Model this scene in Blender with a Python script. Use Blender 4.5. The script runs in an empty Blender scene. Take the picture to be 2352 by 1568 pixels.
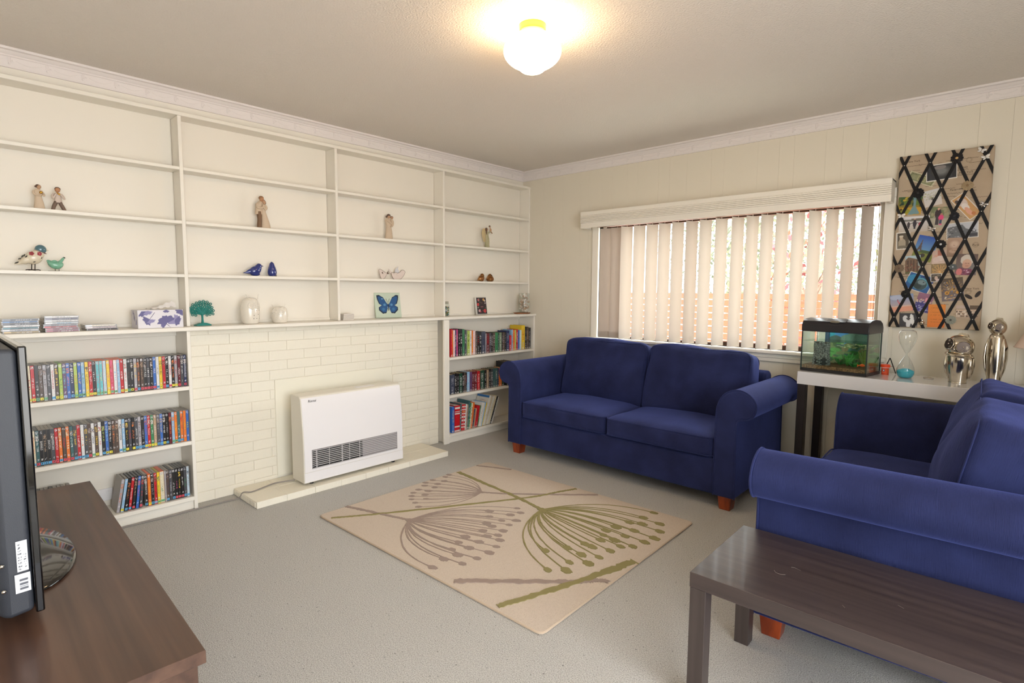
import bpy, bmesh, math, random
import numpy as np
from mathutils import Vector, Matrix, noise

random.seed(7)
S = bpy.context.scene
C = S.collection
PI = math.pi
R = math.radians

# ------------------------------------------------------------------ camera
cam_d = bpy.data.cameras.new('camera'); cam = bpy.data.objects.new('camera', cam_d); C.objects.link(cam)
cam_d.sensor_width = 36.0; cam_d.lens = 1269.75 * 36.0 / 2352.0; cam_d.clip_start = 0.02; cam_d.clip_end = 200
_y, _p, _r = 0.748968, -0.091098, 0.0068076
_f = Vector((-math.sin(_y)*math.cos(_p), math.cos(_y)*math.cos(_p), math.sin(_p)))
_ri = Vector((math.cos(_y), math.sin(_y), 0)); _u = _ri.cross(_f)
_r2 = math.cos(_r)*_ri + math.sin(_r)*_u; _u2 = -math.sin(_r)*_ri + math.cos(_r)*_u
cam.matrix_world = Matrix(((_r2.x, _u2.x, -_f.x, 3.877), (_r2.y, _u2.y, -_f.y, -4.29), (_r2.z, _u2.z, -_f.z, 1.35), (0, 0, 0, 1)))
S.camera = cam

# ------------------------------------------------------------------ light
w = bpy.data.worlds.new('overcast_sky'); S.world = w; w.use_nodes = True
_bg = w.node_tree.nodes['Background']; _bg.inputs[0].default_value = (0.915, 0.955, 1.0, 1); _bg.inputs[1].default_value = 6.0
def portal(name, loc, rot, sx, sy):
    d = bpy.data.lights.new(name, 'AREA'); d.shape = 'RECTANGLE'; d.size = sx; d.size_y = sy; d.cycles.is_portal = True
    o = bpy.data.objects.new(name, d); C.objects.link(o); o.location = loc; o.rotation_euler = rot; return o
portal('window_portal', (2.07, 0.10, 1.44), (R(-90), 0, 0), 2.2, 1.02)
portal('side_window_portal', (5.26, -3.9, 1.22), (R(90), 0, R(90)), 2.7, 2.1)
S.view_settings.view_transform = 'Standard'; S.view_settings.look = 'None'
S.view_settings.exposure = 0.80; S.view_settings.gamma = 1.0; S.view_settings.use_curve_mapping = False

# ------------------------------------------------------------------ helpers
def lin(c):
    return tuple(((v/255)/12.92 if v/255 <= 0.04045 else ((v/255+0.055)/1.055)**2.4) for v in c)
MATS = {}
def mat(name, rgb, rough=0.55, metal=0.0, spec=0.5, bump=None, mix=None, sheen=0.0, coat=0.0, emit=None, stretch=None):
    """bump=(noise scale, strength, detail); mix=(noise scale, second colour, lo, hi); stretch scales the texture space"""
    if name in MATS: return MATS[name]
    m = bpy.data.materials.new(name); m.use_nodes = True; nt = m.node_tree; N = nt.nodes; L = nt.links
    b = N['Principled BSDF']; c = lin(rgb) + (1,)
    b.inputs['Base Color'].default_value = c; b.inputs['Roughness'].default_value = rough; b.inputs['Metallic'].default_value = metal
    b.inputs['Specular IOR Level'].default_value = spec
    if sheen: b.inputs['Sheen Weight'].default_value = sheen; b.inputs['Sheen Roughness'].default_value = 0.45
    if coat: b.inputs['Coat Weight'].default_value = coat; b.inputs['Coat Roughness'].default_value = 0.08
    if emit: b.inputs['Emission Color'].default_value = lin(emit[0]) + (1,); b.inputs['Emission Strength'].default_value = emit[1]
    if bump or mix:
        tc = N.new('ShaderNodeTexCoord'); mp = N.new('ShaderNodeMapping'); L.new(tc.outputs['Object'], mp.inputs[0])
        if stretch: mp.inputs['Scale'].default_value = stretch
    if bump:
        n = N.new('ShaderNodeTexNoise'); n.inputs['Scale'].default_value = bump[0]; n.inputs['Detail'].default_value = bump[2]
        L.new(mp.outputs[0], n.inputs['Vector']); bp = N.new('ShaderNodeBump'); bp.inputs['Strength'].default_value = bump[1]; bp.inputs['Distance'].default_value = 0.004
        L.new(n.outputs['Fac'], bp.inputs['Height']); L.new(bp.outputs[0], b.inputs['Normal'])
    if mix:
        n2 = N.new('ShaderNodeTexNoise'); n2.inputs['Scale'].default_value = mix[0]; n2.inputs['Detail'].default_value = 5
        L.new(mp.outputs[0], n2.inputs['Vector']); cr = N.new('ShaderNodeValToRGB')
        cr.color_ramp.elements[0].position = mix[2]; cr.color_ramp.elements[1].position = mix[3]
        cr.color_ramp.elements[0].color = c; cr.color_ramp.elements[1].color = lin(mix[1]) + (1,)
        L.new(n2.outputs['Fac'], cr.inputs[0]); L.new(cr.outputs[0], b.inputs['Base Color'])
    MATS[name] = m; return m
def print_mat(name, rough, coat=0.0):
    if name in MATS: return MATS[name]
    m = bpy.data.materials.new(name); m.use_nodes = True; N = m.node_tree.nodes
    a = N.new('ShaderNodeAttribute'); a.attribute_name = 'ink'; b = N['Principled BSDF']
    m.node_tree.links.new(a.outputs['Color'], b.inputs['Base Color']); b.inputs['Roughness'].default_value = rough
    if coat: b.inputs['Coat Weight'].default_value = coat; b.inputs['Coat Roughness'].default_value = 0.1
    MATS[name] = m; return m
def glass_mat(name, tint=(255, 255, 255), rough=0.02, refl=1.0):
    """thin clear glass: light passes, the surface mirrors by fresnel"""
    if name in MATS: return MATS[name]
    m = bpy.data.materials.new(name); m.use_nodes = True; nt = m.node_tree; N = nt.nodes; N.remove(N['Principled BSDF'])
    t = N.new('ShaderNodeBsdfTransparent'); t.inputs[0].default_value = lin(tint) + (1,)
    g = N.new('ShaderNodeBsdfGlossy'); g.inputs['Roughness'].default_value = rough
    f = N.new('ShaderNodeLayerWeight'); f.inputs[0].default_value = 0.5; po = N.new('ShaderNodeMath'); po.operation = 'POWER'; po.inputs[1].default_value = 4.0
    nt.links.new(f.outputs['Facing'], po.inputs[0]); mu = N.new('ShaderNodeMath'); mu.operation = 'MULTIPLY_ADD'; mu.inputs[1].default_value = 0.9*refl; mu.inputs[2].default_value = 0.04*refl; mu.use_clamp = True
    x = N.new('ShaderNodeMixShader'); nt.links.new(po.outputs[0], mu.inputs[0]); nt.links.new(mu.outputs[0], x.inputs[0])
    nt.links.new(t.outputs[0], x.inputs[1]); nt.links.new(g.outputs[0], x.inputs[2]); nt.links.new(x.outputs[0], N['Material Output'].inputs[0])
    MATS[name] = m; return m

class MB:
    def __init__(s): s.v = []; s.f = []
    def add(s, vs, fs):
        k = len(s.v); s.v += [tuple(p) for p in vs]; s.f += [tuple(i+k for i in f) for f in fs]; return s
    def box(s, x0, x1, y0, y1, z0, z1):
        return s.add([(x0,y0,z0),(x1,y0,z0),(x1,y1,z0),(x0,y1,z0),(x0,y0,z1),(x1,y0,z1),(x1,y1,z1),(x0,y1,z1)],
                     [(0,3,2,1),(4,5,6,7),(0,1,5,4),(1,2,6,5),(2,3,7,6),(3,0,4,7)])
    def cbox(s, x0, x1, y0, y1, z0, z1, b=0.002):
        lo = (x0,y0,z0); hi = (x1,y1,z1); V = []; idx = {}
        for i in range(8):
            sg = ((i&1), (i>>1)&1, (i>>2)&1)
            for a in range(3):
                p = [ (hi[k] if sg[k] else lo[k]) if k == a else ((hi[k]-b) if sg[k] else (lo[k]+b)) for k in range(3)]
                idx[(sg, a)] = len(V); V.append(p)
        F = []
        for a in range(3):
            o = [k for k in range(3) if k != a]
            for t in (0, 1):
                q = []
                for (p0, p1) in ((0,0),(1,0),(1,1),(0,1)):
                    sg = [0,0,0]; sg[a] = t; sg[o[0]] = p0; sg[o[1]] = p1; q.append(idx[(tuple(sg), a)])
                F.append(tuple(q))
        for a in range(3):
            o = [k for k in range(3) if k != a]
            for p0 in (0,1):
                for p1 in (0,1):
                    e = []
                    for t in (0,1):
                        sg = [0,0,0]; sg[a] = t; sg[o[0]] = p0; sg[o[1]] = p1; e.append(tuple(sg))
                    F.append((idx[(e[0],o[0])], idx[(e[1],o[0])], idx[(e[1],o[1])], idx[(e[0],o[1])]))
        for i in range(8):
            sg = ((i&1), (i>>1)&1, (i>>2)&1); F.append(tuple(idx[(sg,a)] for a in range(3)))
        return s.add(V, F)
    def lathe(s, prof, seg=32, c=(0,0,0), sx=1.0, sy=1.0):
        n = len(prof); V = []; F = []
        for (r, z) in prof:
            for k in range(seg):
                a = 2*PI*k/seg; V.append((c[0]+r*sx*math.cos(a), c[1]+r*sy*math.sin(a), c[2]+z))
        for i in range(n-1):
            for k in range(seg):
                F.append((i*seg+k, i*seg+(k+1) % seg, (i+1)*seg+(k+1) % seg, (i+1)*seg+k))
        if prof[0][0] > 1e-6: F.append(tuple(range(seg))[::-1])
        if prof[-1][0] > 1e-6: F.append(tuple((n-1)*seg+k for k in range(seg)))
        return s.add(V, F)
    def loft(s, rings, seg=20):
        """rings: (cx, cy, z, rx, ry)"""
        V = []; F = []; n = len(rings)
        for (cx, cy, z, rx, ry) in rings:
            for k in range(seg):
                a = 2*PI*k/seg; V.append((cx+rx*math.cos(a), cy+ry*math.sin(a), z))
        for i in range(n-1):
            for k in range(seg): F.append((i*seg+k, i*seg+(k+1) % seg, (i+1)*seg+(k+1) % seg, (i+1)*seg+k))
        F.append(tuple(range(seg))[::-1]); F.append(tuple((n-1)*seg+k for k in range(seg)))
        return s.add(V, F)
    def ell(s, c, r, seg=16, rings=10, rot=None):
        V = []; F = []
        for i in range(rings+1):
            t = PI*i/rings
            for k in range(seg):
                a = 2*PI*k/seg; p = Vector((r[0]*math.sin(t)*math.cos(a), r[1]*math.sin(t)*math.sin(a), r[2]*math.cos(t)))
                if rot: p = rot @ p
                V.append((c[0]+p.x, c[1]+p.y, c[2]+p.z))
        for i in range(rings):
            for k in range(seg): F.append((i*seg+k, (i+1)*seg+k, (i+1)*seg+(k+1) % seg, i*seg+(k+1) % seg))
        return s.add(V, F)
    def tube(s, pts, rad, seg=10, flat=1.0, closed=False, up=(0,0,1)):
        pts = [Vector(p) for p in pts]; n = len(pts); rad = rad if hasattr(rad, '__len__') else [rad]*n
        V = []; F = []; prev = None
        for i in range(n):
            if closed: t = pts[(i+1) % n]-pts[(i-1) % n]
            else: t = pts[min(i+1, n-1)]-pts[max(i-1, 0)]
            if t.length < 1e-9: t = Vector((0,0,1))
            t.normalize()
            if prev is None:
                u = Vector(up); 
                if abs(u.dot(t)) > 0.95: u = Vector((1,0,0))
            else: u = prev
            a = (u - t*u.dot(t)); a.normalize(); prev = a; bb = t.cross(a)
            for k in range(seg):
                an = 2*PI*k/seg; V.append(pts[i]+a*(rad[i]*math.cos(an))+bb*(rad[i]*flat*math.sin(an)))
        m = n if closed else n-1
        for i in range(m):
            j = (i+1) % n
            for k in range(seg): F.append((i*seg+k, i*seg+(k+1) % seg, j*seg+(k+1) % seg, j*seg+k))
        if not closed: F.append(tuple(range(seg))[::-1]); F.append(tuple((n-1)*seg+k for k in range(seg)))
        return s.add(V, F)
    def prism(s, poly, a, b, axis='y'):
        """poly in the two other axes, extruded along axis from a to b"""
        def P(p, t): return {'x': (t, p[0], p[1]), 'y': (p[0], t, p[1]), 'z': (p[0], p[1], t)}[axis]
        n = len(poly); V = [P(p, a) for p in poly] + [P(p, b) for p in poly]
        F = [tuple(range(n)), tuple(range(n, 2*n))[::-1]] + [(i, (i+1) % n, n+(i+1) % n, n+i) for i in range(n)]
        return s.add(V, F)
    def mesh(s, name, m=None, smooth=35, recalc=True):
        me = bpy.data.meshes.new(name); me.from_pydata(s.v, [], s.f)
        if recalc:
            bm = bmesh.new(); bm.from_mesh(me); bmesh.ops.remove_doubles(bm, verts=bm.verts, dist=1e-6)
            bmesh.ops.recalc_face_normals(bm, faces=bm.faces); bm.to_mesh(me); bm.free()
        if smooth:
            me.polygons.foreach_set('use_smooth', [True]*len(me.polygons)); me.set_sharp_from_angle(angle=R(smooth))
        if m: me.materials.append(m)
        return me
def obj(name, me, parent=None, loc=None, rot=None, m=None, smooth=35):
    if isinstance(me, MB): me = me.mesh(name, m, smooth)
    o = bpy.data.objects.new(name, me); C.objects.link(o)
    if parent: o.parent = parent
    if loc: o.location = loc
    if rot: o.rotation_euler = rot
    return o
def tag(o, label=None, cat=None, group=None, kind=None):
    if label: o['label'] = label
    if cat: o['category'] = cat
    if group: o['group'] = group
    if kind: o['kind'] = kind
    return o
def thing(name, label, cat, loc=(0,0,0), rz=0.0, group=None):
    o = bpy.data.objects.new(name, None); C.objects.link(o); o.location = loc; o.rotation_euler = (0, 0, rz); o.empty_display_size = 0.05
    return tag(o, label, cat, group)
def struct(name, me, m=None, label=None):
    o = obj(name, me, m=m); return tag(o, label, None, None, 'structure')
def bevel(o, wd, seg=2, ang=40):
    b = o.modifiers.new('bevel', 'BEVEL'); b.width = wd; b.segments = seg; b.limit_method = 'ANGLE'; b.angle_limit = R(ang); return o
def subsurf(o, n=1):
    b = o.modifiers.new('subdivision', 'SUBSURF'); b.levels = n; b.render_levels = n; return o
def fuse(o, voxel, it=6):
    r_ = o.modifiers.new('remesh', 'REMESH'); r_.mode = 'VOXEL'; r_.voxel_size = voxel; r_.use_smooth_shade = True
    s_ = o.modifiers.new('smooth', 'SMOOTH'); s_.factor = 0.5; s_.iterations = it; return o
def spl(P, n=6):
    """catmull-rom through rows of numbers"""
    P = np.array(P, float); out = []
    for i in range(len(P)-1):
        p0 = P[max(i-1, 0)]; p1 = P[i]; p2 = P[i+1]; p3 = P[min(i+2, len(P)-1)]
        for k in range(n):
            t = k/n; out.append(0.5*((2*p1)+(-p0+p2)*t+(2*p0-5*p1+4*p2-p3)*t*t+(-p0+3*p1-3*p2+p3)*t**3))
    out.append(P[-1]); return [tuple(q) for q in out]
def body(mb, rows, n=5, seg=14, flat=1.0, up=(0,0,1)):
    """smooth tube through rows (x,y,z,r)"""
    q = spl(rows, n); return mb.tube([r[:3] for r in q], [max(r[3], 1e-4) for r in q], seg, flat, up=up)

# painted pictures: colour stored per vertex on a flat grid
def paint(nx, ny, ops, seed=1, asp=1.0):
    rng = np.random.default_rng(seed); u, v = np.meshgrid(np.linspace(0, 1, nx+1), np.linspace(0, 1, ny+1)); img = np.zeros((ny+1, nx+1, 3))
    def put(mask, col): img[mask] = lin(col)
    for o in ops:
        k = o[0]
        if k == 'f': img[:] = lin(o[1])
        elif k == 'g':
            a = np.array(lin(o[1])); b = np.array(lin(o[2])); img[:] = a*(v[..., None])+b*(1-v[..., None])
        elif k == 'r': put((u >= o[1]) & (u <= o[3]) & (v >= o[2]) & (v <= o[4]), o[5])
        elif k == 'e': put(((u-o[1])/o[3])**2+((v-o[2])/o[4])**2 <= 1, o[5])
        elif k == 'l':
            x0, y0, x1, y1, wd = o[1:6]; dx, dy = x1-x0, (y1-y0)*asp; t = np.clip(((u-x0)*dx+(v-y0)*asp*dy)/(dx*dx+dy*dy+1e-9), 0, 1)
            put(np.hypot(u-x0-t*dx, (v-y0)*asp-t*dy) <= wd, o[6])
        elif k == 'p':
            from mathutils.geometry import intersect_point_line
            pl = o[1]; ins = np.zeros(u.shape, bool); j = len(pl)-1
            for i in range(len(pl)):
                xi, yi = pl[i]; xj, yj = pl[j]
                ins ^= ((yi > v) != (yj > v)) & (u < (xj-xi)*(v-yi)/(yj-yi+1e-12)+xi); j = i
            put(ins, o[2])
        elif k == 's':      # speckle of one colour inside a box
            msk = (u >= o[1]) & (u <= o[3]) & (v >= o[2]) & (v <= o[4]) & (rng.random(u.shape) < o[6]); put(msk, o[5])
        elif k == 't':      # rows of illegible small lettering inside a box
            x0, y0, x1, y1, col, rows = o[1:7]; band = np.floor((v-y0)/(y1-y0)*rows*2).astype(int) % 2 == 0
            put((u >= x0) & (u <= x1) & (v >= y0) & (v <= y1) & band & (rng.random(u.shape) < 0.6), col)
        elif k == 'n': img *= 1+o[1]*(rng.random(u.shape)[..., None]-0.5)
    return np.clip(img, 0, 1)
def print_obj(name, parent, o, U, V, nx, ny, ops, m=None, seed=1, img=None):
    """flat print with corner o and edge vectors U, V"""
    o, U, V = Vector(o), Vector(U), Vector(V); asp = V.length/max(U.length, 1e-6)
    if img is None: img = paint(nx, ny, ops, seed, asp)
    ii, jj = np.meshgrid(np.arange(nx+1)/nx, np.arange(ny+1)/ny)
    P = np.array(o)[None, None]+ii[..., None]*np.array(U)+jj[..., None]*np.array(V); P = P.reshape(-1, 3)
    k = np.arange((nx+1)*(ny+1)).reshape(ny+1, nx+1)
    F = np.stack([k[:-1, :-1], k[:-1, 1:], k[1:, 1:], k[1:, :-1]], -1).reshape(-1, 4)
    me = bpy.data.meshes.new(name); me.from_pydata(P.tolist(), [], F.tolist())
    at = me.color_attributes.new('ink', 'FLOAT_COLOR', 'POINT'); at.data.foreach_set('color', np.concatenate([img.reshape(-1, 3), np.ones((len(P), 1))], 1).ravel().astype(np.float32))
    me.materials.append(m or print_mat('print_satin', 0.45)); return obj(name, me, parent)
TEXTS = []
def text(name, s, parent, o, U, V, size, m, align='CENTER', shear=0.0, squeeze=1.0):
    """flat lettering: baseline along U, up along V, o = anchor"""
    cu = bpy.data.curves.new(name, 'FONT'); cu.body = s; cu.size = size; cu.align_x = align; cu.align_y = 'CENTER'; cu.extrude = 0.0002; cu.shear = shear; cu.resolution_u = 2
    t = bpy.data.objects.new(name+'_curve', cu); C.objects.link(t)
    U = Vector(U).normalized(); V = Vector(V).normalized(); W = U.cross(V)
    TEXTS.append((t, name, parent, Matrix(((U.x*squeeze, V.x, W.x, o[0]), (U.y*squeeze, V.y, W.y, o[1]), (U.z*squeeze, V.z, W.z, o[2]), (0,0,0,1))), m))
def flush_texts():
    bpy.context.view_layer.update(); dg = bpy.context.evaluated_depsgraph_get()
    for (t, name, parent, mx, m) in TEXTS:
        me = bpy.data.meshes.new_from_object(t.evaluated_get(dg)); me.transform(mx); me.materials.clear(); me.materials.append(m)
        obj(name, me, parent); bpy.data.objects.remove(t)
ORD = ['first','second','third','fourth','fifth','sixth','seventh','eighth','ninth','tenth','eleventh','twelfth','thirteenth','fourteenth','fifteenth','sixteenth','seventeenth','eighteenth','nineteenth','twentieth']
def ordinal(i):
    if i < 20: return ORD[i]
    t = ['twenty','thirty','forty','fifty'][(i+1)//10-2]; r = (i+1) % 10
    return {'twenty':'twentieth','thirty':'thirtieth','forty':'fortieth','fifty':'fiftieth'}[t] if r == 0 else t+'-'+ORD[r-1]

# ------------------------------------------------------------------ materials
CREAM = mat('cream_gloss_paint', (241, 235, 223), 0.38, bump=(9, 0.04, 3))
CREAMB = mat('cream_shelf_back', (238, 231, 218), 0.55, bump=(6, 0.03, 3))
BRICKM = mat('painted_brick', (240, 233, 216), 0.5, bump=(1.0, 0.5, 2), stretch=(30, 420, 30))
WALLM = mat('cream_wall_paint', (230, 222, 205), 0.6, bump=(40, 0.03, 3))
CEILM = mat('sprayed_ceiling', (236, 228, 219), 0.9, bump=(110, 1.0, 3))
PLAST = mat('white_plaster_moulding', (236, 229, 226), 0.7, bump=(90, 0.05, 2))
CHROME = mat('chrome', (215, 213, 208), 0.12, 1.0)
BLACKP = mat('black_plastic', (24, 24, 27), 0.42)
WHITEP = mat('white_plastic', (236, 234, 234), 0.35)
DARKM = mat('cavity_shade', (14, 13, 13), 0.9)

# ------------------------------------------------------------------ the room
CZ = 2.545
me = MB().box(-0.15, 5.35, -5.55, 0.15, -0.12, 0.0)
CARPET = mat('grey_wool_carpet', (206, 203, 197), 0.95, spec=0.1, bump=(300, 1.0, 2), mix=(240, (158, 154, 148), 0.40, 0.66), sheen=0.15)
_t = CARPET.node_tree; _b = _t.nodes['Principled BSDF']; _src = _b.inputs['Base Color'].links[0].from_socket      # sparse dark flecks in the wool
_n = _t.nodes.new('ShaderNodeTexNoise'); _n.inputs['Scale'].default_value = 95; _n.inputs['Detail'].default_value = 4; _t.links.new(_t.nodes['Mapping'].outputs[0], _n.inputs['Vector'])
_r = _t.nodes.new('ShaderNodeMapRange'); _r.inputs[1].default_value = 0.66; _r.inputs[2].default_value = 0.72; _t.links.new(_n.outputs['Fac'], _r.inputs[0])
_m = _t.nodes.new('ShaderNodeMix'); _m.data_type = 'RGBA'; _m.inputs[7].default_value = lin((112, 108, 104)) + (1,); _t.links.new(_r.outputs[0], _m.inputs[0]); _t.links.new(_src, _m.inputs[6]); _t.links.new(_m.outputs[2], _b.inputs['Base Color'])
struct('floor', me, CARPET)
struct('ceiling', MB().box(-0.15, 5.35, -5.55, 0.15, CZ, CZ+0.1), CEILM)
struct('wall_left', MB().box(-0.15, 0.0, -5.55, 0.15, 0, CZ), WALLM)
struct('wall_bulkhead', MB().box(0.0, 0.028, -5.4, 0.0, 2.392, CZ), CREAM)
# wall with the window, faced with grooved boards
WX0, WX1, WZ0, WZ1 = 0.975, 3.165, 0.93, 1.96
b = MB(); b.box(0, WX0, 0.01, 0.15, 0, CZ); b.box(WX1, 5.2, 0.01, 0.15, 0, CZ); b.box(WX0, WX1, 0.01, 0.15, 0, WZ0); b.box(WX0, WX1, 0.01, 0.15, WZ1, CZ)
wall_back = struct('wall_back', b, WALLM)
xs = [0.0]; pat = [0.1, 0.2, 0.1, 0.15, 0.2, 0.1, 0.25, 0.15]; i = 0
while xs[-1] < 5.2: xs.append(min(5.2, xs[-1]+pat[i % 8])); i += 1
for i in range(len(xs)-1):
    x0, x1 = xs[i]+0.0002, xs[i+1]-0.0002
    pieces = []
    if x1 <= WX0 or x0 >= WX1: pieces = [(x0, x1, 0.0, CZ-0.04)]
    else:
        if x0 < WX0: pieces.append((x0, WX0, 0.0, CZ-0.04))
        if x1 > WX1: pieces.append((WX1, x1, 0.0, CZ-0.04))
        a, c = max(x0, WX0), min(x1, WX1); pieces += [(a, c, 0.0, WZ0), (a, c, WZ1, CZ-0.04)]
    for p in pieces: obj('wall_board', MB().cbox(p[0], p[1], 0.0, 0.012, p[2], p[3], 0.0005), wall_back, m=WALLM)
# rear wall behind the camera, and the side wall with the room's other window
struct('wall_front', MB().box(0, 5.2, -5.55, -5.4, 0, CZ), WALLM)
RY0, RY1, RZ0, RZ1 = -5.25, -2.55, 0.17, 2.27
b = MB(); b.box(5.2, 5.35, -5.4, RY0, 0, CZ); b.box(5.2, 5.35, RY1, 0.15, 0, CZ); b.box(5.2, 5.35, RY0, RY1, 0, RZ0); b.box(5.2, 5.35, RY0, RY1, RZ1, CZ)
struct('wall_right', b, WALLM)
b = MB()
for y in (RY0, (RY0+RY1)/2-0.025, RY1-0.05): b.box(5.24, 5.30, y, y+0.05, RZ0, RZ1)
b.box(5.24, 5.30, RY0, RY1, RZ0, RZ0+0.05); b.box(5.24, 5.30, RY0, RY1, RZ1-0.05, RZ1)
win2 = struct('window_2', b, WHITEP)
struct('baseboard_back', MB().cbox(0.21, 5.2, -0.014, 0.0, 0.0, 0.09, 0.004), CREAM)

# cornice with swag relief
prof = [(0, 2.455), (0.012, 2.455), (0.013, 2.462), (0.010, 2.464), (0.010, 2.507), (0.016, 2.510), (0.018, 2.516), (0.030, 2.522), (0.036, 2.531), (0.050, 2.534), (0.052, CZ), (0, CZ)]
t1 = struct('trim_1', MB().prism([(0.028+d, z) for d, z in prof], -5.4, 0.0, 'y'), PLAST)
t2 = struct('trim_2', MB().prism([(-d, z) for d, z in prof], 0.028, 5.2, 'x'), PLAST)
sw = MB(); n = 9
sw.tube([(0, 0.02+0.10*k/n, 0.030-0.014*math.sin(PI*k/n)) for k in range(n+1)], 0.0022, 5, 0.8)
for k in range(3): sw.cbox(-0.001, 0.0022, 0.135+0.006*k, 0.139+0.006*k, 0.018, 0.042, 0.0008)
sw.ell((0, 0.142, 0.012), (0.003, 0.006, 0.005), 8, 6); sw.ell((0, 0.008, 0.028), (0.0025, 0.006, 0.004), 8, 6)
swm = sw.mesh('swag', PLAST)
for k in range(36): obj('swag', swm, t1, (0.038, -5.38+0.149*k, 2.464))
for k in range(34): obj('swag', swm, t2, (0.06+0.149*k, -0.010, 2.464), (0, 0, R(-90)))

# ------------------------------------------------------------------ built-in shelving
BAYS = [-4.19, -3.165, -2.15, -1.133, -0.001]
up = thing('wall_shelving', 'cream built-in open shelving above the long mantel shelf', 'shelving', (0, -2.1, 1.122))
def part(name, b, parent, m):      # b in world coordinates, parent an unrotated empty
    l = parent.location; b.v = [(x-l[0], y-l[1], z-l[2]) for x, y, z in b.v]; return obj(name, b, parent, m=m)
part('top_board', MB().cbox(0.0, 0.135, -4.2, -0.001, 2.37, 2.392), up, CREAM)
for y in BAYS[:-1]: part('upright', MB().cbox(0.0, 0.13, y-0.010, y+0.010, 1.122, 2.37), up, CREAM)
part('upright', MB().cbox(0.0, 0.13, -0.019, -0.001, 1.122, 2.37), up, CREAM)
for i in range(4):
    y0, y1 = BAYS[i]+0.010, BAYS[i+1]-(0.010 if i < 3 else 0.018)
    for z in (2.055, 1.738, 1.419): part('shelf', MB().cbox(0.005, 0.130, y0, y1, z, z+0.019), up, CREAM)
    for za, zb in ((1.122, 1.419), (1.438, 1.738), (1.757, 2.055), (2.074, 2.37)): part('back_panel', MB().box(0.0005, 0.005, y0, y1-0.004, za, zb), up, CREAMB)
    part('back_strip', MB().cbox(0.005, 0.014, y0, y1, 1.122, 1.142), up, CREAM)
ms = tag(obj('mantel_shelf', MB().cbox(0.0, 0.225, -4.2, -0.001, 1.098, 1.1215, 0.003), m=CREAM), 'long cream mantel shelf running over the brick fireplace and bookcases', 'shelf')
def lower_case(label, y0, y1, face):
    t = thing('low_bookcase', label, 'bookcase', (0, (y0+y1)/2, 0))
    part('upright', MB().cbox(0, 0.21, y0, y0+0.02, 0, 1.097), t, CREAM); part('upright', MB().cbox(0, 0.21, y1-0.02, y1, 0, 1.097), t, CREAM)
    if face: part('face_board', MB().cbox(0.19, 0.212, y0-0.04, y0, 0, 1.097), t, CREAM)
    a, c = y0+0.02, y1-0.02
    for z in (0.742, 0.405): part('shelf', MB().cbox(0.005, 0.212, a, c, z, z+0.023), t, CREAM)
    part('base_shelf', MB().cbox(0.005, 0.214, a, c, 0.058, 0.082), t, CREAM)
    part('kick_board', MB().cbox(0.18, 0.196, a, c, 0.0, 0.058), t, CREAM)
    for za, zb in ((0.082, 0.405), (0.428, 0.742), (0.765, 1.097)): part('back_panel', MB().box(0.0005, 0.005, a, c-0.004, za, zb), t, CREAMB)
    part('top_rail', MB().cbox(0.005, 0.018, a, c, 1.06, 1.097), t, CREAM)
    return t
lower_case('low cream bookcase full of film cases left of the fireplace', -4.19, -3.182, False)
lower_case('low cream bookcase of paperbacks in the corner behind the sofa', -1.166, -0.002, True)

# painted brick fireplace
FB = MB().box(0, 0.122, -3.181, -1.207, 0, 1.0975)
wf = struct('wall_fireplace', FB, BRICKM)
CH, BL = 0.0665, 0.25
cache = {}
def brick(y0, y1, z0, z1):
    ln, ht = round(y1-y0, 3), round(z1-z0, 3)
    if ln < 0.02: return
    if (ln, ht) not in cache: cache[(ln, ht)] = MB().cbox(-0.004, 0.0065, 0.0006, ln-0.0006, 0.0014, ht-0.0014, 0.0020).mesh('brick', BRICKM)
    obj('brick', cache[(ln, ht)], wf, (0.1205+random.uniform(-0.0012, 0.0012), y0, z0))
PY0, PY1, PZ1 = -2.65, -1.69, 0.732
for k in range(17):
    z0, z1 = k*CH, min((k+1)*CH, 1.0975); y = -3.181 - (0.0 if k % 2 else BL/2)
    while y < -1.207:
        a, c = max(y, -3.181), min(y+BL, -1.207)
        if z0 < PZ1-0.01:
            if a < PY0: brick(a, min(c, PY0), z0, z1)
            if c > PY1: brick(max(a, PY1), c, z0, z1)
        else: brick(a, c, z0, z1)
        y += BL
obj('infill_panel', MB().cbox(0.118, 0.129, PY0+0.002, PY1-0.002, 0.055, PZ1-0.002, 0.002), wf, m=mat('cream_panel_paint', (240, 234, 216), 0.45))
hearth = thing('hearth', 'low cream painted brick hearth slab under the heater', 'hearth', (0.31, -2.17, 0))
hm = {}
for (x0, x1) in ((0.131, 0.30), (0.30, 0.487)):
    n = 7 if x0 < 0.2 else 8; st = (2.94-1.40)/n
    for k in range(n):
        key = (x0, n)
        if key not in hm: hm[key] = MB().cbox(0.0006, x1-x0-0.0006, 0.0006, st-0.0006, 0, 0.042, 0.002).mesh('brick', BRICKM)
        obj('brick', hm[key], hearth, (x0-0.31, -2.94+2.17+st*k, random.uniform(-0.0006, 0.0006)))
for k in range(11): obj('brick_end', MB().cbox(-0.0125, 0.0125, -0.0045, 0.0003, 0.004, 0.038, 0.002), hearth, (0.15-0.31+0.0305*k, -2.94+2.17, 0), m=BRICKM)
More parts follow.
